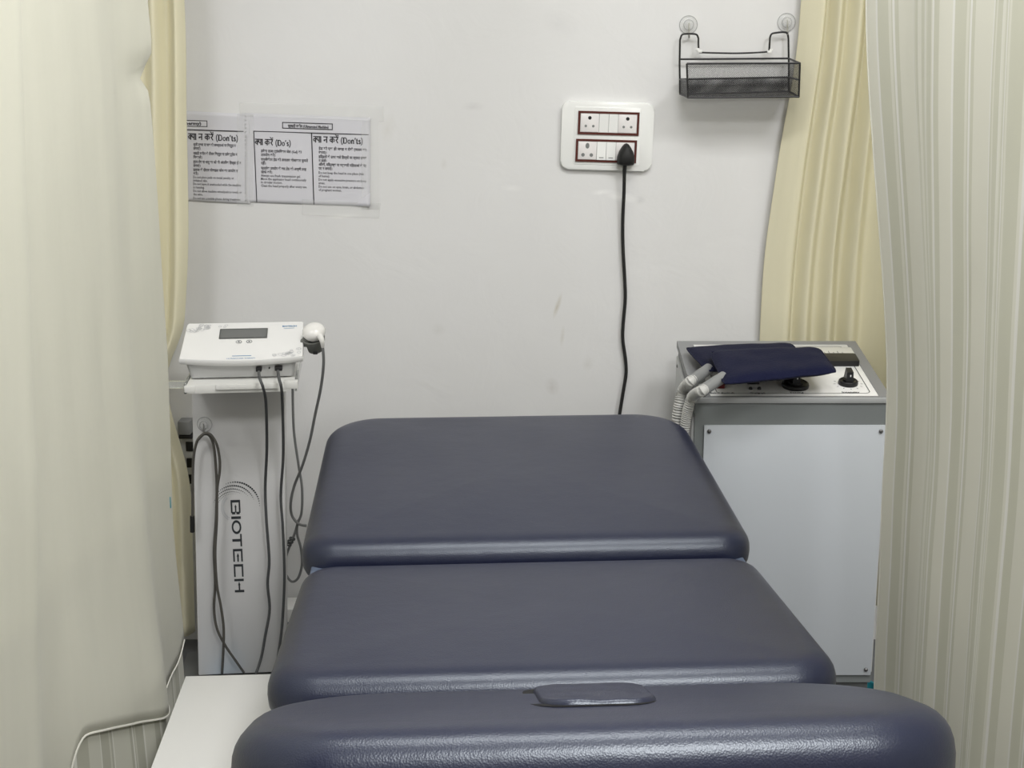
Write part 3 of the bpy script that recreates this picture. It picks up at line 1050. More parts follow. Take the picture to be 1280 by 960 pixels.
mb = MB()
ln = rrect(.050, .018, TW - .036, LT - .032, .012, 6)
mb.ribbon(ln, .0016, TM, closed=True, z=FZ + .0004)
for s_, px, py in (('Mains Switch', 902, 492.5), ('Output', 947, 492.5), ('Tuning', 996, 492), ('Intensity', 1064, 491.5)):
    x, y = top_px(px, py - .2)
    text_into(mb, s_, x, y, .011, TM @ Matrix.Translation((0, 0, FZ + .0005)), .0003, 'CENTER')
kx, ky = top_px(1060, 480)
for a_ in range(-30, 211, 30):
    ca, sa = math.cos(R(a_)), math.sin(R(a_))
    for s1 in (1,):
        mb.ribbon([(kx + .027 * ca, ky - .027 * sa * s1), (kx + .032 * ca, ky - .032 * sa * s1)], .0015, TM, z=FZ + .0004)
mb.build('printed_markings', M['print_dark'], fas, smooth=False)


def knob(px, py, r=.021):
    x, y = top_px(px, py)
    F = TM @ Matrix.Translation((x, y, FZ))
    mb = MB()
    mb.lathe([(0, 0), (r, 0), (r * 1.02, .004), (r * .98, .008), (r * .86, .010), (r * .84, .008), (0, .008)], F, 28)
    mb.lathe([(0, .007), (r * .6, .007), (r * .56, .012), (0, .012)], F, 20)
    kb = mb.build('knob', M['black'], mach)
    mb = MB()
    loft(mb, [[(-.008, -.013, .010), (.008, -.013, .010), (.008, .013, .010), (-.008, .013, .010)], [(-.007, -.011, .032), (.007, -.011, .032), (.006, .009, .035), (-.006, .009, .035)]], F)
    g = mb.build('grip', M['black'], kb)
    mb = MB(); mb.prism([(-.0012, -.0022), (.0012, -.0022), (.0012, .0022), (-.0012, .0022)], 0, .0006, F @ basis((.001, -.0122, .024), (1, 0, 0), (0, .09, 1)))
    mb.build('pointer', M['fascia'], g)
    return kb


knob(1060, 480)
knob(994, 483, .029)
# meter strip, display, sockets and rocker switch
x0, y0 = top_px(1000, 448); x1, y1 = top_px(1063, 437)
mb = MB(); mb.prism(rrect(x0, y0, x1, y1, .003), 0, .006, TM @ Matrix.Translation((0, 0, FZ)), bev=.0015); mt = mb.build('meter', M['meter'], mach)
mb = MB()
for k in range(9):
    xx = x0 + (x1 - x0) * (.15 + .08 * k)
    mb.ribbon([(xx, y0 + .014), (xx, y0 + .024 + .006 * (k % 2))], .0012, TM, z=FZ + .0064)
mb.ribbon([(x0 + .01, y0 + .013), (x1 - .012, y0 + .013)], .0009, TM, z=FZ + .0064)
mb.build('meter_scale', M['print_dark'], mt, smooth=False)
x0, y0 = top_px(1020, 458); x1, y1 = top_px(1068, 448)
mb = MB(); mb.prism(rrect(x0, y0, x1, y1, .003), 0, .013, TM @ Matrix.Translation((0, 0, FZ)), bev=.002); mb.build('display', M['black'], mach)
mb = MB(); x, y = top_px(941, 479); mb.prism(rrect(x - .013, y - .006, x + .013, y + .008, .002), 0, .006, TM @ Matrix.Translation((0, 0, FZ))); mb.build('fuse_cover', M['black'], mach)
for px in (938, 949):
    x, y = top_px(px, 486.5)
    MB().lathe([(0, .004), (.002, .004), (.0035, .0045), (.0046, 0), (0, 0)], TM @ Matrix.Translation((x, y, FZ)), 14).build('jack', M['black'], mach)
x, y = top_px(898, 483)
mb = MB(); mb.prism(rrect(x - .014, y - .012, x + .012, y + .016, .002), 0, .008, TM @ Matrix.Translation((0, 0, FZ)), bev=.002); mb.build('rocker_switch', M['red'], mach)
# castors under the cabinet and dark plinth
MB().box(((MX0 + MX1) / 2, (MYF + MYB) / 2, MB0 - .012), (TW - .012, MYB - MYF - .012, .024), .001).build('plinth', M['base_dark'], mach)
for xx in (MX0 + .04, MX1 - .10):
    for yy in (MYF + .05, MYB - .05):
        mb = MB()
        mb.lathe([(0, -.011), (.026, -.011), (.031, -.006), (.031, .006), (.026, .011), (0, .011)], axis_frame((xx, yy, .0315), (1, 0, 0)), 20)
        mb.box((xx - .014, yy + .004, .052), (.004, .03, .048), .001); mb.box((xx + .014, yy + .004, .052), (.004, .03, .048), .001)
        mb.box((xx, yy + .004, .075), (.034, .034, .006), .001)
        mb.build('castor', M['rubber'], mach)

# blue tub on the floor by the machine
bt = atz(1074, 872, .03)
tub = thing('plastic_tub', (.803, 2.96, 0), 'small blue plastic tub on the floor under the right side of the grey machine', 'tub')
mb = MB()
mb.lathe([(0, .001), (.026, .001), (.032, .05), (.035, .055), (.035, .059), (.031, .058), (.024, .005), (0, .005)], Matrix.Translation((.803, 2.96, 0)), 28)
mb.build('bowl', M['teal'], tub)

# navy applicator pads lying on the control panel
def pad(label, corners, lift, thick, hose_px, cuff_px, name='applicator_pad'):
    """corners: photo points fl, fr, br, bl; lift: heights over the panel"""
    P = [onplane(px, py, TM @ Vector((0, 0, h)), TM.to_3x3() @ Vector((0, 0, 1))) for (px, py), h in zip(corners, lift)]
    c = sum(P, Vector()) / 4
    t = thing(name, c, label, 'applicator pad', 'navy applicator pads on the machine')
    nrm = (P[1] - P[0]).cross(P[3] - P[0]).normalized()
    mb = MB()
    NU, NV = 30, 20

    def pt(u, v, s):
        # pull grid corners in to round them
        x, y = u * 2 - 1, v * 2 - 1
        k = 0.022
        d = (abs(x) ** 6) * (abs(y) ** 6)
        x *= 1 - k * d; y *= 1 - k * d * 1.4
        uu, vv = (x + 1) / 2, (y + 1) / 2
        b = P[0] * (1 - uu) * (1 - vv) + P[1] * uu * (1 - vv) + P[2] * uu * vv + P[3] * (1 - uu) * vv
        e = (1 - abs(u * 2 - 1) ** 5) * (1 - abs(v * 2 - 1) ** 5)
        h = thick / 2 * max(0, e) ** .4
        w = .0022 * noise.noise(Vector((u * 5, v * 4, 2.1)))
        return b + nrm * (s * h + w)
    mb.grid(lambda u, v: pt(u, v, 1), NU, NV)
    mb.grid(lambda u, v: pt(u, v, -1), NU, NV)
    bmesh.ops.remove_doubles(mb.bm, verts=mb.bm.verts, dist=.0001)
    body = mb.build('pad_cover', M['navy'], t, angle=60)
    mb = MB()
    rim = [pt(i / NU, 0, 0) for i in range(NU)] + [pt(1, j / NV, 0) for j in range(NV)] + [pt(1 - i / NU, 1, 0) for i in range(NU)] + [pt(0, 1 - j / NV, 0) for j in range(NV)]
    mb.tube(rim, .0022, 6, closed=True)
    mb.build('seam', M['navy'], body)
    cuff = [onplane(px, py, TM @ Vector((0, 0, h)), TM.to_3x3() @ Vector((0, 0, 1))) for px, py, h in cuff_px]
    MB().tube(spline(cuff, 4), .0125, 16).build('cuff', M['cuff'], t)
    d = (cuff[-1] - cuff[-2]).normalized()
    MB().lathe([(.0125, -.003), (.0142, -.003), (.0142, .003), (.0125, .003)], axis_frame(cuff[-1], d), 16).build('cuff_ring', M['cuff'], t)
    hp = [cuff[-1] - d * .004, cuff[-1] + d * .004] + [at(*p) for p in hose_px]
    path = spline(hp, 26)
    nn = len(path) - 1
    length = sum((b - a).length for a, b in zip(path, path[1:]))
    cyc = length / .0062
    MB().tube(path, lambda tt: .0112 + .0013 * math.sin(2 * PI * cyc * tt), 14).build('hose', M['hose'], t)
    return t


pad('navy fabric applicator pad underneath, farther back on the white control panel', ((884, 464), (1012, 456), (989, 430), (857, 435)), (.040, .040, .022, .022), .020,
    ((854, 487, 2.95), (849.5, 503, 2.945), (846, 528, 2.945), (843, 560, 2.95), (843, 610, 2.95)), ((886, 461, .036), (876, 468, .034), (864, 476, .032)))
pad('navy fabric applicator pad on top, overlapping the other one', ((905, 480), (1046, 465), (1024, 436), (887, 440)), (.066, .068, .060, .060), .024,
    ((867, 495, 2.895), (861, 509, 2.905), (857, 530, 2.915), (854, 560, 2.92), (854, 610, 2.92)), ((905, 471, .062), (892, 479, .056), (878, 488, .048)))

# ------------------------------------------------------------------ switchboard on the wall
sc_ = at(758.5, 170, WALL_Y)
k_ = 1 / 530.0
board = thing('switchboard', (sc_.x, WALL_Y, sc_.z), 'white switchboard with two maroon framed socket rows on the wall', 'switchboard')
SB = basis((sc_.x, WALL_Y, sc_.z), (math.cos(R(1.6)), 0, -math.sin(R(1.6))), (math.sin(R(1.6)), 0, math.cos(R(1.6))), (0, -1, 0))
PXM = 1.0 / 537


def bx(px, py):
    """photo offset from the board's centre, board axes"""
    q = SB.inverted() @ at(px, py, WALL_Y)
    return q.x, q.y


mb = MB(); mb.prism(rrect(-58 * PXM, -42.5 * PXM, 58 * PXM, 42.5 * PXM, 10 * PXM, 6), .0, .013, SB, bev=.004, seg=3)
mb.build('cover_plate', M['plate'], board, angle=50)
mb = MB(); mb.prism(rrect(-42 * PXM, -36 * PXM, 42 * PXM, 36 * PXM, 2 * PXM, 3), .012, .0142, SB, bev=.001); mb.build('grid_plate', M['plate'], board)
for row, (cx, cy, w, h) in enumerate(((1.0, 16.3, 77, 29), (-.6, -18.2, 77, 28.5))):
    x0, x1, y0, y1 = (cx - w / 2) * PXM, (cx + w / 2) * PXM, (cy - h / 2) * PXM, (cy + h / 2) * PXM
    bw = 2.7 * PXM
    mb = MB(); mb.ringplate([(x0, y0), (x1, y0), (x1, y1), (x0, y1)], [(x0 + bw, y0 + bw), (x1 - bw, y0 + bw), (x1 - bw, y1 - bw), (x0 + bw, y1 - bw)], .013, .0175, SB)
    mb.build('row_frame', M['maroon'], board, smooth=False)
    ix0, ix1, iy0, iy1 = x0 + bw, x1 - bw, y0 + bw, y1 - bw
    u = (ix1 - ix0) / 6
    for m_i, (a0, a1, kd) in enumerate(((0, 2, 'socket'), (2, 3, 'switch'), (3, 4, 'switch'), (4, 6, 'socket'))):
        mb = MB()
        g = .0006
        xa, xb = ix0 + a0 * u + g, ix0 + a1 * u - g
        if kd == 'socket':
            mb.prism(rrect(xa, iy0 + g, xb, iy1 - g, .0012, 2), .012, .0168, SB, bev=.0006)
            so = mb.build('socket', M['socket'], board)
            xm = (xa + xb) / 2; hh = iy1 - iy0
            spec = ((0, .76, .0042, .0), (-.0088, .33, .003, 0), (.0088, .33, .003, 0)) if not (row == 1 and m_i == 0) else ((0, .76, .0046, 1), (-.0098, .26, .0042, 1), (.0098, .26, .0042, 1))
            for k2, (dx, fy, r_, slot) in enumerate(spec):
                mb = MB()
                sy = 1.45 if slot and k2 == 0 else 1
                mb.prism([(xm + dx + r_ * math.cos(q * PI / 8), iy0 + hh * fy + sy * r_ * math.sin(q * PI / 8)) for q in range(16)], .0165, .0171, SB)
                mb.build('pin_hole', M['hole_grey'] if slot or k2 else M['black'], so, smooth=False)
        else:
            # rocker: tilted face
            mb.prism([(iy0 + g, .012), (iy1 - g, .012), (iy1 - g, .0168 if row else .0195), (iy0 + g, .0195 if row else .0168)], xa, xb, SB @ basis((0, 0, 0), (0, 1, 0), (0, 0, 1), (1, 0, 0)))
            so = mb.build('switch', M['plate'], board, smooth=False)
            if row == 1:
                mb = MB(); mb.box(((xa + xb) / 2, iy0 + .006, .0194), (.0105, .0016, .0012)); mb.build('indicator', M['hole_grey'], so, smooth=False, frame=SB)
# black plug and its cord
pp = at(781, 192, WALL_Y - .03)
plug = thing('power_plug', pp, 'black three pin plug in the lower right socket with a cord hanging down', 'plug')
px_c, py_c = bx(781.5, 192)
PF = SB @ Matrix.Translation((px_c, py_c, .0172))
mb = MB()
ol = [(-.0188, -.024), (-.0205, -.016), (-.020, -.006), (-.0165, .006), (-.0105, .0165), (-.005, .0235), (0, .0255), (.005, .0235), (.0105, .0165), (.0165, .006), (.020, -.006), (.0205, -.016), (.0188, -.024), (.006, -.026), (-.006, -.026)]
loft(mb, [[(x, y, 0) for x, y in ol], [(x, y, .014) for x, y in ol], [(x * .96, y * .96, .022) for x, y in ol], [(x * .8, y * .82, .030) for x, y in ol], [(x * .5, y * .55, .034) for x, y in ol]], PF)
mb.build('plug_body', M['rubber'], plug, angle=60)
wy = WALL_Y - .033
p0 = at(781, 204, wy)
MB().tube([p0, at(780.7, 213, wy + .004), at(780.5, 217, wy + .006)], lambda t: .0056 - .0012 * t, 10).build('strain_relief', M['rubber'], plug)
MB().tube(spline([at(x, y, Y) for x, y, Y in ((780.5, 215, wy + .005), (780, 240, 3.33), (778.5, 275, 3.338), (778.8, 310, 3.34), (781, 350, 3.34), (781.5, 375, 3.34), (779, 405, 3.34), (778.6, 425, 3.34),
                                              (782, 450, 3.34), (782.5, 468, 3.34), (779, 490, 3.335), (774.5, 518, 3.33), (768, 560, 3.32), (764, 640, 3.31))], 8), .0042, 10).build('cord', M['rubber'], plug)

# ------------------------------------------------------------------ wire basket on suction hooks
HK = []
for n_, (px, py) in enumerate(((860.5, 31), (983, 28))):
    c = at(px, py, WALL_Y - .0005)
    HK.append(c)
    suction_hook('suction_hook', c, ('clear suction hook on the wall above the left end of the black basket', 'clear suction hook on the wall above the right end of the black basket')[n_], .0205, drop=.028)
bk = at(918, 100, WALL_Y - .06)
basket = thing('wire_basket', (bk.x, WALL_Y - .06, bk.z), 'black wire mesh basket hanging from two clear suction hooks', 'basket')
YB_, YFR = WALL_Y - .022, WALL_Y - .135
q = lambda px, py, back=True: at(px, py, YB_ if back else YFR)
hook_bar = [q(850, 117), q(849.5, 80), q(850, 50), q(852.5, 43.5), q(858, 42.3), q(866, 42.3), q(871, 43.5), q(873, 48), q(873, 56), q(873.3, 62)]
hook_bar_r = [q(986, 115), q(986, 80), q(985.5, 48), q(984, 41.5), q(979, 40.2), q(970, 41), q(964.5, 42.5), q(962.5, 47), q(962, 55), q(961.5, 63)]
wr = .0022
for hb in (hook_bar, hook_bar_r):
    MB().tube(hb[:3] + spline(hb[2:8], 4)[1:-1] + hb[7:], wr, 8).build('hanger_wire', M['wire'], basket)
MB().tube(spline([q(874, 65.5), q(895, 66.2), q(920, 66.6), q(945, 65.8), q(962, 64.5)], 4), wr * .9, 8).build('cross_bar', M['wire'], basket)
for (ax, ay) in ((874.5, 64), (961.5, 65)):
    mb = MB()
    c = q(ax, ay)
    mb.box(c + Vector((0, -.002, 0)), (.010, .008, .007), .0015)
    mb.box(c + Vector((-.005 if ax < 900 else .004, -.003, .004)), (.008, .004, .006), .0012)
    mb.build('cable_tie', M['clip_white'], basket)
# corners: back frame top/mid/bottom, front frame
TBL, TBR = q(850, 74), q(986, 73)
MBL, MBR = q(850, 99), q(986, 96.5)
BBL, BBR = q(850, 117.5), q(986, 114)
TFL, TFR = q(858.5, 79.5, 0), q(1000, 79, 0)
MFL, MFR = q(859, 101, 0), q(999.5, 100, 0)
BFL, BFR = q(860, 122, 0), q(998.5, 121, 0)
mb = MB()


def rail(*p):
    mb.tube(list(p), wr, 8)


rail(TBL, TBR); rail(TFL, TFR); rail(TBR, TFR); rail(MBL, MBR)
rail(MBL, MFL); rail(MBR, MFR); rail(BFL, BFR); rail(BBL, BFL); rail(BBR, BFR); rail(BBL, BBR); rail(TFL, BFL); rail(TFR, BFR)
mb.build('rim_wire', M['wire'], basket)


def sheet(mb, a, b, c, d):
    w = (b - a).length; h = (d - a).length
    mb.quad_uv((a, b, c, d), ((0, 0), (w, 0), (w, h), (0, h)))


mb = MB(); sheet(mb, BFL, BFR, TFR, TFL); sheet(mb, BBR, BFR, TFR, TBR)
mb.build('mesh_sheet', M['mesh_fine'], basket, smooth=False)
mb = MB(); sheet(mb, BBL, BBR, MBR, MBL); sheet(mb, BBL, BBR, BFR, BFL); sheet(mb, BBL, BFL, MFL, MBL)
tr_ = at(0, 0, 1)
mb.build('mesh_tray', M['mesh_dense'], basket, smooth=False)

# ------------------------------------------------------------------ printed notices taped on the wall
PM = 1 / 530.0     # metres per photo pixel on the wall
ROT = R(-1.75)


def paper_disp(x, z):
    return .0012 + .0016 * (noise.noise(Vector((x * 9, z * 9, 1.3))) + .6)


def notice(name, quad, label, extra):
    Q = [at(px, py, WALL_Y) for px, py in quad]      # tl, tr, br, bl
    c = sum(Q, Vector()) / 4
    t = thing(name, c, label, 'notice')
    mb = MB()

    def fn(u, v):
        p = Q[3] * (1 - u) * (1 - v) + Q[2] * u * (1 - v) + Q[1] * u * v + Q[0] * (1 - u) * v
        d = paper_disp(p.x, p.z)
        if extra:
            d += .006 * max(0, u - .86) / .14 * max(0, (.2 - v)) / .2      # lifted lower corner
        p.y = WALL_Y - d
        return p
    mb.grid(fn, 30, 24)
    mb.build('sheet', M['paper'], t, angle=180, thick=.0002)
    return t


def drape(mb, off=.0009):
    for v in mb.bm.verts:
        v.co.y = WALL_Y - paper_disp(v.co.x, v.co.z) - off


def wl(px, py):
    c = at(px, py, WALL_Y)
    return basis(c, (math.cos(ROT), 0, math.sin(ROT)), (-math.sin(ROT), 0, math.cos(ROT)), (0, -1, 0))


def strokes(mb, px, py, hgt, word):
    """bold heading: hand-drawn letters; hgt = letter height in photo pixels; returns the end x"""
    F = wl(px, py) @ Matrix.Diagonal((.97, 1, 1, 1))
    k = hgt * PM
    x = 0.0

    def st(pts, w):
        mb.ribbon([((x + a) * k, b * k) for a, b in pts], w * 1.45 * k, F)

    def circ(cx, cy, rx, ry, w, a0=0, a1=360):
        n = 14
        pts = [(cx + rx * math.cos(R(a0 + (a1 - a0) * i / n)), cy + ry * math.sin(R(a0 + (a1 - a0) * i / n))) for i in range(n + 1)]
        st(pts, w)
    for g in word:
        if g == ' ':
            x += .32
        elif g == 'kya':
            st([(-.04, 1), (1.36, 1)], .11); st([(.36, 1), (.36, 0)], .13); circ(.18, .47, .17, .19, .11)
            st([(.36, .66), (.52, .68), (.6, .5)], .11); st([(.66, 1), (.62, .7), (.72, .42), (1.0, .4)], .11)
            st([(1.0, 1), (1.0, 0)], .13); st([(1.26, 1), (1.26, 0)], .13)
            x += 1.42
        elif g == 'na':
            st([(-.02, 1), (.74, 1)], .11); st([(.56, 1), (.56, 0)], .13); st([(.56, .5), (.2, .52)], .11); circ(.16, .42, .06, .07, .11)
            x += .8
        elif g == 'ka':
            st([(-.02, 1), (.92, 1)], .11); st([(.42, 1), (.42, 0)], .13); circ(.21, .47, .18, .19, .11)
            st([(.42, .68), (.62, .72), (.76, .55), (.74, .3), (.62, .2)], .11)
            x += .9
        elif g == 'ren':
            st([(-.02, 1), (.62, 1)], .11); st([(.24, 1), (.44, .86), (.42, .66), (.18, .5), (.5, .02)], .12)
            st([(.34, 1), (.22, 1.3), (.02, 1.42)], .10); circ(.5, 1.28, .04, .04, .1)
            x += .66
        elif g == '(':
            st([(.3, 1.05), (.14, .75), (.1, .4), (.16, .05), (.3, -.25)], .1); x += .36
        elif g == ')':
            st([(.05, 1.05), (.2, .75), (.25, .4), (.19, .05), (.05, -.25)], .1); x += .36
        elif g == 'D':
            st([(.17, .96), (.17, .0)], .16); st([(.02, .95), (.35, .95)], .06); st([(.02, .02), (.35, .02)], .06)
            st([(.3, .95), (.55, .9), (.68, .7), (.7, .48), (.68, .25), (.55, .06), (.3, .02)], .1); st([(.66, .72), (.69, .48), (.66, .24)], .1); x += .84
        elif g == 'o':
            circ(.28, .31, .2, .29, .09); st([(.09, .45), (.08, .31), (.09, .17)], .07); st([(.47, .45), (.48, .31), (.47, .17)], .07); x += .58
        elif g == 'n':
            st([(.13, .6), (.13, .02)], .14); st([(.2, .5), (.32, .62), (.45, .55), (.47, .4), (.47, .02)], .12); st([(.02, .02), (.25, .02)], .05); st([(.36, .02), (.6, .02)], .05); st([(.02, .6), (.13, .6)], .05); x += .64
        elif g == "'":
            st([(.12, 1.0), (.12, .82), (.05, .68)], .11); x += .26
        elif g == 't':
            st([(.16, .85), (.16, .12), (.24, .02), (.36, .08)], .13); st([(.0, .6), (.34, .6)], .07); x += .4
        elif g == 's':
            st([(.36, .5), (.24, .6), (.1, .52), (.12, .4), (.32, .26), (.36, .13), (.24, .02), (.06, .1)], .11); x += .46


def reorder(s):
    out = list(s)
    for i, ch in enumerate(out):
        if ch == '\u093f' and i > 0:
            j = i - 1
            while j >= 2 and out[j - 1] == '\u094d':
                j -= 2
            out.insert(j, out.pop(i))
    return ''.join(out)


def lines(mb, rows, hindi_size=5.2, eng_size=4.6):
    for (px, py, s, w) in rows:
        hindi = any('\u0900' <= ch <= '\u097f' for ch in s)
        text_into(mb, reorder(s), 0, 0, (4.7 if hindi else 4.4) * PM, wl(px, py), (.12 if hindi else .06) * PM, width=w * PM if w else None)


tiltx = lambda px, py, x: py + (x - px) * .0305

n1 = notice('notice_sign', ((205, 137.5), (313, 142.5), (313, 255), (205, 249.5)), 'printed sheet of Don\'ts on the wall, half hidden by the left curtain', False)
mb = MB()
strokes(mb, 236, 174.5, 7.4, ['kya', ' ', 'na', ' ', 'ka', 'ren', ' ', '(', 'D', 'o', 'n', "'", 't', 's', ')'])
mb.ribbon([(0, 0), (.19, 0)], 1.0 * PM, wl(205, 161)); mb.ribbon([(0, 0), (106 * PM, 0)], .9 * PM, wl(205, 161.2))
bxp = [(0, 0), (55 * PM, 0), (55 * PM, 7 * PM), (0, 7 * PM)]
mb.ribbon(bxp, .8 * PM, wl(204, 156.5), closed=True)
drape(mb)
for v in [v for v in mb.bm.verts if v.co.x > at(304.5, 160, WALL_Y).x]:
    v.co.x = at(304.5, 160, WALL_Y).x
mb.build('heading_print', M['ink'], n1, smooth=False)
mb = MB()
rows = []
for (y, a, b, wa, wb) in ((182, 'सूजी त्वचा या घाव की समस्याओं पर विद्युत न', 'लगाएं।', 53, 9), (193, 'चलती मशीन के दौरान विद्युत या इलेक्ट्रोड न', 'निकालें।', 55, 11),
                          (203.5, 'हृदय रोग या धातु का जो भी आंतरिक हिस्सा हो न', 'लगाएं।', 60, 9), (213.5, 'इलाज के दौरान मोबाइल फोन का उपयोग न', 'करें।', 56, 6)):
    rows += [(242, y, a, wa), (242, y + 4.9, b, wb)]
for (y, a, b, wa, wb) in ((222.5, 'Do not place pads on metal jewelry or', 'irritated skin.', 51, 18), (231, 'Do not leave it unattended while the machine', 'is running.', 60, 14),
                          (239.8, 'Do not allow machine wires/pads to touch or', 'the wire.', 61, 12), (248.8, 'Do not use a mobile phone during treatment.', None, 60, 0)):
    rows.append((242, y, a, wa))
    if b: rows.append((242, y + 4.2, b, wb))
lines(mb, rows)
drape(mb)
mb.build('body_print', M['ink_soft'], n1, smooth=False)
mb = MB()
text_into(mb, '(Diathermy)', 0, 0, 5.2 * PM, wl(252, 156.2), .25 * PM, 'RIGHT', width=34 * PM)
drape(mb)
mb.build('title_print', M['ink_soft'], n1, smooth=False)

n2 = notice('notice_sign', ((306, 141), (463, 147), (463, 258), (306, 252.5)), "printed sheet of Do's and Don'ts taped on the wall, right sheet of the pair", True)
mb = MB()
strokes(mb, 319.5, 181, 7.1, ['kya', ' ', 'ka', 'ren', ' ', '(', 'D', 'o', "'", 's', ')'])
strokes(mb, 392, 178, 7.4, ['kya', ' ', 'na', ' ', 'ka', 'ren', ' ', '(', 'D', 'o', 'n', "'", 't', 's', ')'])
mb.ribbon([(0, 0), (144 * PM, 0)], 1.0 * PM, wl(317, 163.8))
mb.ribbon([(0, 0), (62 * PM, 0), (62 * PM, 7 * PM), (0, 7 * PM)], 1.0 * PM, wl(353.5, 160), closed=True)
mb.ribbon([(0, 0), (0.0001, -88.5 * PM)], 1.1 * PM, basis(at(317.4, 163.8, WALL_Y), (1, 0, 0), (0, 0, 1), (0, -1, 0)))
mb.ribbon([(0, 0), (0.0001, -89.5 * PM)], 1.3 * PM, basis(at(389.6, 166, WALL_Y), (1, 0, 0), (0, 0, 1), (0, -1, 0)))
drape(mb)
mb.build('heading_print', M['ink'], n2, smooth=False)
mb = MB()
rows = []
for (y, a, b, wa, wb) in ((190, 'हमेशा ताजा ट्रांसमिशन जेल (Gel) का', 'उपयोग करें।', 51, 18), (200.5, 'एप्लीकेटर हेड को लगातार गोलाकार घुमाते', 'रहें।', 59, 6),
                          (211.5, 'प्रत्येक उपयोग के बाद हेड को अच्छी तरह', 'साफ करें।', 57, 14)):
    rows += [(326.5, y, a, wa), (326.5, y + 4.9, b, wb)]
rows += [(326.5, 220.5, 'Always use fresh transmission gel.', 50), (326.5, 224.7, 'Move the applicator head continuously', 57), (326.5, 228.9, 'in circular motion.', 27), (326.5, 233.2, 'Clean the head properly after every use.', 58)]
lines(mb, rows)
drape(mb)
mb.build('body_print', M['ink_soft'], n2, smooth=False)
mb = MB()
rows = []
for (y, a, b, wa, wb) in ((187, 'हेड को एक ही जगह न रोकें (जलन का', 'खतरा)।', 60, 10), (197.3, 'हड्डियों के ऊपर वाले हिस्सों पर ज्यादा दबाव', 'न डालें।', 60, 10),
                          (207, 'आँखों, मस्तिष्क या गर्भवती महिलाओं के पेट', 'पर न लगाएं।', 60, 17), (217, 'Do not keep the head in one place (risk', 'of burns).', 57, 14),
                          (225.7, 'Do not apply excessive pressure on bony', 'areas.', 60, 8), (234.3, 'Do not use on eyes, brain, or abdomen', 'of pregnant women.', 57, 29)):
    rows += [(398.5, y, a, wa), (398.5, y + (4.9 if y < 212 else 4.2), b, wb)]
lines(mb, rows)
drape(mb)
mb.build('body_print', M['ink_soft'], n2, smooth=False)
mb = MB()
text_into(mb, 'यूएसटी मशीन (Ultrasound Machine)', 0, 0, 4.8 * PM, wl(360, 158.9), .25 * PM, width=51 * PM)
drape(mb)
mb.build('title_print', M['ink_soft'], n2, smooth=False)
# clear tape along the edges
for nn_, qd in ((n2, ((300, 128), (480, 133), (480, 152), (300, 145))), (n2, ((452, 150), (474, 152), (474, 262), (452, 262))), (n2, ((378, 249), (476, 254), (474, 273), (378, 268))),
                (n1, ((297, 142), (317, 143), (317, 258), (297, 257)))):
    mb = MB()
    Q = [at(px, py, WALL_Y) for px, py in qd]

    def fn(u, v):
        p = Q[3] * (1 - u) * (1 - v) + Q[2] * u * (1 - v) + Q[1] * u * v + Q[0] * (1 - u) * v
        p.y = WALL_Y - paper_disp(p.x, p.z) - .0016 - .0008 * noise.noise(Vector((p.x * 40, p.z * 40, 4)))
        return p
    mb.grid(fn, 24, 14)
    mb.build('clear_tape', M['tape'], nn_, angle=180, thick=.0001)

# ------------------------------------------------------------------ curtains
def drapery(mb, cols, zs, nu=14, nz=90, wob=.004, seed=0.0, zcut=None, yoff=0.0):
    """cols: list of [(x, y) at each level in zs] from one side edge to the other.
    zcut(u 0..1) -> bottom height. cloth length goes to UV x."""
    nl = len(zs)
    dense = [spline([(c[l][0], c[l][1], 0) for c in cols], nu) for l in range(nl)]
    N = len(dense[0])
    arc = [0.0]
    for a, b in zip(dense[nl // 2], dense[nl // 2][1:]):
        arc.append(arc[-1] + (b - a).length)
    zt, zb = zs[0], zs[-1]

    def pos(i, z):
        for l in range(nl - 1):
            if z >= zs[l + 1] or l == nl - 2:
                break
        h = zs[l] - zs[l + 1]
        t = min(1, max(0, (zs[l] - z) / h))
        p0, p1 = dense[l][i], dense[l + 1][i]
        m0 = (dense[l + 1][i] - dense[l - 1][i]) / (zs[l - 1] - zs[l + 1]) * h if l > 0 else p1 - p0
        m1 = (dense[l + 2][i] - dense[l][i]) / (zs[l] - zs[l + 2]) * h if l + 2 < nl else p1 - p0
        p = p0 * (2 * t ** 3 - 3 * t * t + 1) + m0 * (t ** 3 - 2 * t * t + t) + p1 * (3 * t * t - 2 * t ** 3) + m1 * (t ** 3 - t * t)
        w = wob * noise.noise(Vector((arc[i] * 7 + seed, z * 2.2, seed))) + wob * .5 * noise.noise(Vector((arc[i] * 19 + seed, z * 5, seed + 3)))
        a, b = dense[0][max(0, i - 1)], dense[0][min(N - 1, i + 1)]
        d = (b - a).normalized()
        return Vector((p.x - d.y * (w + yoff), p.y + d.x * (w + yoff), z))
    lay = uvlay(mb.bm)
    V = []
    for i in range(N):
        bot = zcut(i / (N - 1)) if zcut else zb
        V.append([(mb.bm.verts.new(pos(i, zt + (bot - zt) * j / nz)), (arc[i], zt + (bot - zt) * j / nz)) for j in range(nz + 1)])
    for i in range(N - 1):
        for j in range(nz):
            q4 = (V[i][j], V[i + 1][j], V[i + 1][j + 1], V[i][j + 1])
            f = mb.bm.faces.new([v[0] for v in q4])
            for lp, v in zip(f.loops, q4):
                lp[lay].uv = v[1]
    return pos, N, arc


def c3(top, mid, bot):
    return [top, mid, bot]


ZS = [2.3, 1.56, 1.465, 1.435, 1.40, .95, .62, .40, .2]
# left cubicle curtain (cream lining over a striped panel)
lc = thing('cubicle_curtain', (-.62, 1.9, 0), 'cream white cubicle curtain hanging at the left, nearest the viewer', 'curtain')


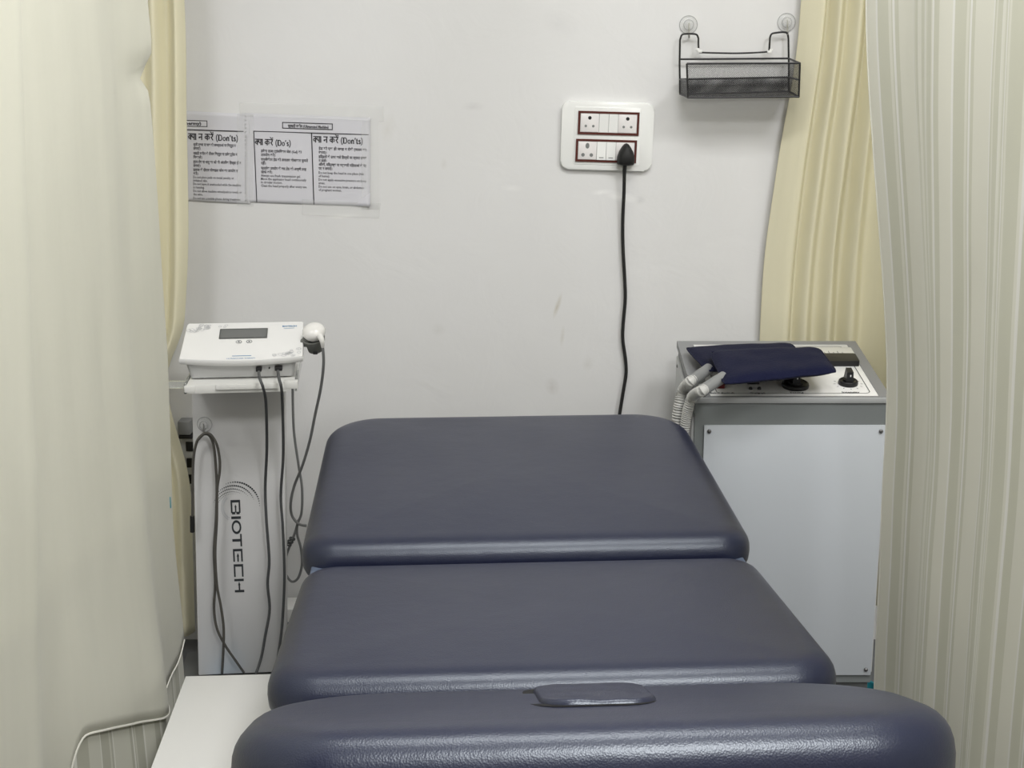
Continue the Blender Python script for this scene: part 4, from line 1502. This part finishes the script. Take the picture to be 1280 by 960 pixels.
def cl(Y, *xs):
    a, b, c, d, e, f = xs
    g = .022 if Y > 2.45 else (.012 if Y > 2.4 else 0)      # a small tuck in the side edge
    return [(x, Y) for x in (a, b, b + (c - b) * .156, b + (c - b) * .205 - g, b + (c - b) * .262 - g * .3, c, d, e, f)]


colsL = [cl(2.47, -.620, -.620, -.622, -.632, -.622, -.618), cl(2.42, -.632, -.630, -.630, -.636, -.624, -.620), cl(2.33, -.645, -.644, -.640, -.636, -.626, -.622),
         cl(2.22, -.640, -.636, -.626, -.612, -.596, -.592), cl(2.12, -.644, -.640, -.640, -.630, -.616, -.61), cl(2.0, -.652, -.650, -.655, -.648, -.640, -.64),
         cl(1.91, -.666, -.664, -.670, -.674, -.680, -.69), cl(1.85, -.640, -.640, -.656, -.672, -.682, -.69), cl(1.78, -.606, -.606, -.630, -.652, -.664, -.67),
         cl(1.73, -.622, -.622, -.645, -.665, -.68, -.69), cl(1.62, -.640, -.64, -.655, -.67, -.68, -.69), cl(1.48, -.61, -.61, -.63, -.65, -.66, -.67),
         cl(1.34, -.64, -.64, -.65, -.66, -.67, -.68), cl(1.2, -.60, -.60, -.61, -.62, -.62, -.62),
         cl(1.04, -.64, -.64, -.65, -.66, -.66, -.66), cl(.9, -.61, -.61, -.62, -.63, -.63, -.63)]


def linear(pts):
    def f(u):
        for (u0, v0), (u1, v1) in zip(pts, pts[1:]):
            if u <= u1:
                t = (u - u0) / (u1 - u0)
                t = min(1, max(0, t))
                return v0 + (v1 - v0) * t
        return pts[-1][1]
    return f


# column index / 13 -> hem height
hem_raw = linear([(0, .39), (1.2 / 15, .362), (2.4 / 15, .35), (3.0 / 15, .355), (4.0 / 15, .395), (5.0 / 15, .445), (5.5 / 15, .46), (5.7 / 15, .46), (6.2 / 15, .25), (1, .25)])
hemf = lambda u: sum(hem_raw(min(1, max(0, u + k * .006))) for k in range(-4, 5)) / 9
mb = MB()
posL, NL, arcL = drapery(mb, colsL, ZS, seed=1.0, zcut=hemf, wob=.004)
hem_pts = [posL(i, hemf(i / (NL - 1))) for i in range(NL)]
mb.build('lining', M['lining'], lc, angle=180, thick=.001)
MB().tube(hem_pts, .0022, 6).build('hem_piping', M['hem'], lc)
mb = MB()
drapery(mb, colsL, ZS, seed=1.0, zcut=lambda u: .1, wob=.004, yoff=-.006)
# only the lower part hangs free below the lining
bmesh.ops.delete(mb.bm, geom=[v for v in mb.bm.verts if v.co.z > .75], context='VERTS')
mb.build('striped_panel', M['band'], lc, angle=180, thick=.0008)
tg = at(211.5, 628, 2.46)
MB().box(tg + Vector((0, .0, 0)), (.006, .004, .022), .001).build('tag', M['teal'], lc)

# right cubicle curtain (striped)
rc = thing('cubicle_curtain', (.65, 1.9, 0), 'pale striped cubicle curtain hanging at the right, nearest the viewer', 'curtain')
ER = [.575, .591, .664, .672, .680, .684]
colsR = []
for (Y, off, damp) in ((2.42, 0, 0), (2.37, .012, 0), (2.30, .034, .1), (2.20, .020, .2), (2.10, .004, .35), (2.0, .022, .5), (1.91, .024, .6), (1.82, .004, .7), (1.73, .022, .8), (1.63, .022, .85), (1.5, -.01, .9), (1.36, .01, .9), (1.2, -.02, 1), (1.04, .02, 1), (.9, -.01, 1)):
    colsR.append([(e * (1 - damp) + .640 * damp + off, Y) for e in ER])
mb = MB()
posR, NR, arcR = drapery(mb, colsR, [2.3, 1.56, .945, .66, .30, .1], seed=5.0, wob=.003, zcut=lambda u: .12)
mb.build('cloth', M['striped'], rc, angle=180, thick=.001)
MB().tube([posR(0, 2.3 - 2.18 * k / 40) for k in range(41)], .0018, 6).build('edge_hem', M['hem'], rc)

# yellow curtains at the back wall
yl = thing('yellow_curtain', (-.85, 3.2, 0), 'pale yellow satin curtain at the left, behind the cream curtain', 'curtain')
zl = [2.3, 1.58, 1.36, .86, .71, .47, .26, .1]
ex = [-.722, -.728, -.737, -.768, -.818, -.779, -.781, -.785]
colsY = []
for k, (dx, dy) in enumerate(((0, 0), (-.018, -.03), (-.045, .01), (-.07, -.02), (-.10, .015), (-.14, -.02), (-.2, .0), (-.26, -.03), (-.34, 0))):
    colsY.append([(e + dx * (1 if i != 4 else .75), 3.23 + dy) for i, e in enumerate(ex)])
mb = MB()
drapery(mb, colsY, zl, seed=9.0, wob=.004, nu=10, zcut=lambda u: .075)
mb.build('cloth', M['yellow'], yl, angle=180, thick=.001)

yr = thing('yellow_curtain', (.8, 3.2, 0), 'pale yellow satin curtain at the right, behind the grey machine', 'curtain')
zl = [2.3, 1.62, 1.45, 1.2, .95, .2]
ex = [.672, .664, .656, .625, .603, .60]
colsY2 = []
for k, (dx, dy) in enumerate(((0, .0), (.022, -.018), (.05, -.03), (.062, -.002), (.085, -.035), (.105, -.008), (.13, -.045), (.15, -.012), (.172, -.055), (.195, -.04), (.23, -.10), (.25, -.2), (.245, -.33), (.27, -.5))):
    colsY2.append([(e * (1 - k / 14) + .66 * k / 14 + dx, 3.328 + dy * (1.0 if k < 9 else 1)) for e in ex])
mb = MB()
posY, NY, arcY = drapery(mb, colsY2, zl, seed=13.0, wob=.004, nu=10, zcut=lambda u: .16)
mb.build('cloth', M['yellow'], yr, angle=180, thick=.001)

# ------------------------------------------------------------------ light
def area(name, loc, size, power, col=(1, 1, 1), rot=(0, 0, 0)):
    d = bpy.data.lights.new(name, 'AREA')
    d.shape = 'RECTANGLE'
    d.size, d.size_y = size
    d.energy = power
    d.color = col
    o = bpy.data.objects.new(name, d)
    COL.objects.link(o)
    o.location = loc
    o.rotation_euler = rot
    return o


area('ceiling_area_light', (.62, .05, RZ - .02), (.6, .6), 42, (1, .992, .985))
area('ceiling_area_light', (.2, 1.75, RZ - .02), (.9, .35), 16, (1, .992, .985))
area('ceiling_area_light', (1.3, 1.3, RZ - .02), (.6, .6), 25, (1, .992, .985))  # added lamp without a known source, lights the right curtain from behind
area('ceiling_area_light', (-1.3, 1.3, RZ - .02), (.6, .6), 15, (1, .992, .985))  # added lamp too, makes the cream lining and left yellow cloth glow
w = bpy.data.worlds.new('world')
SC.world = w
w.use_nodes = True
w.node_tree.nodes['Background'].inputs[0].default_value = (.8, .85, .9, 1)
w.node_tree.nodes['Background'].inputs[1].default_value = .1

vs = SC.view_settings
vs.view_transform = 'Standard'
vs.look = 'None'
vs.gamma = 1
vs.use_curve_mapping = False
vs.exposure = 0.36
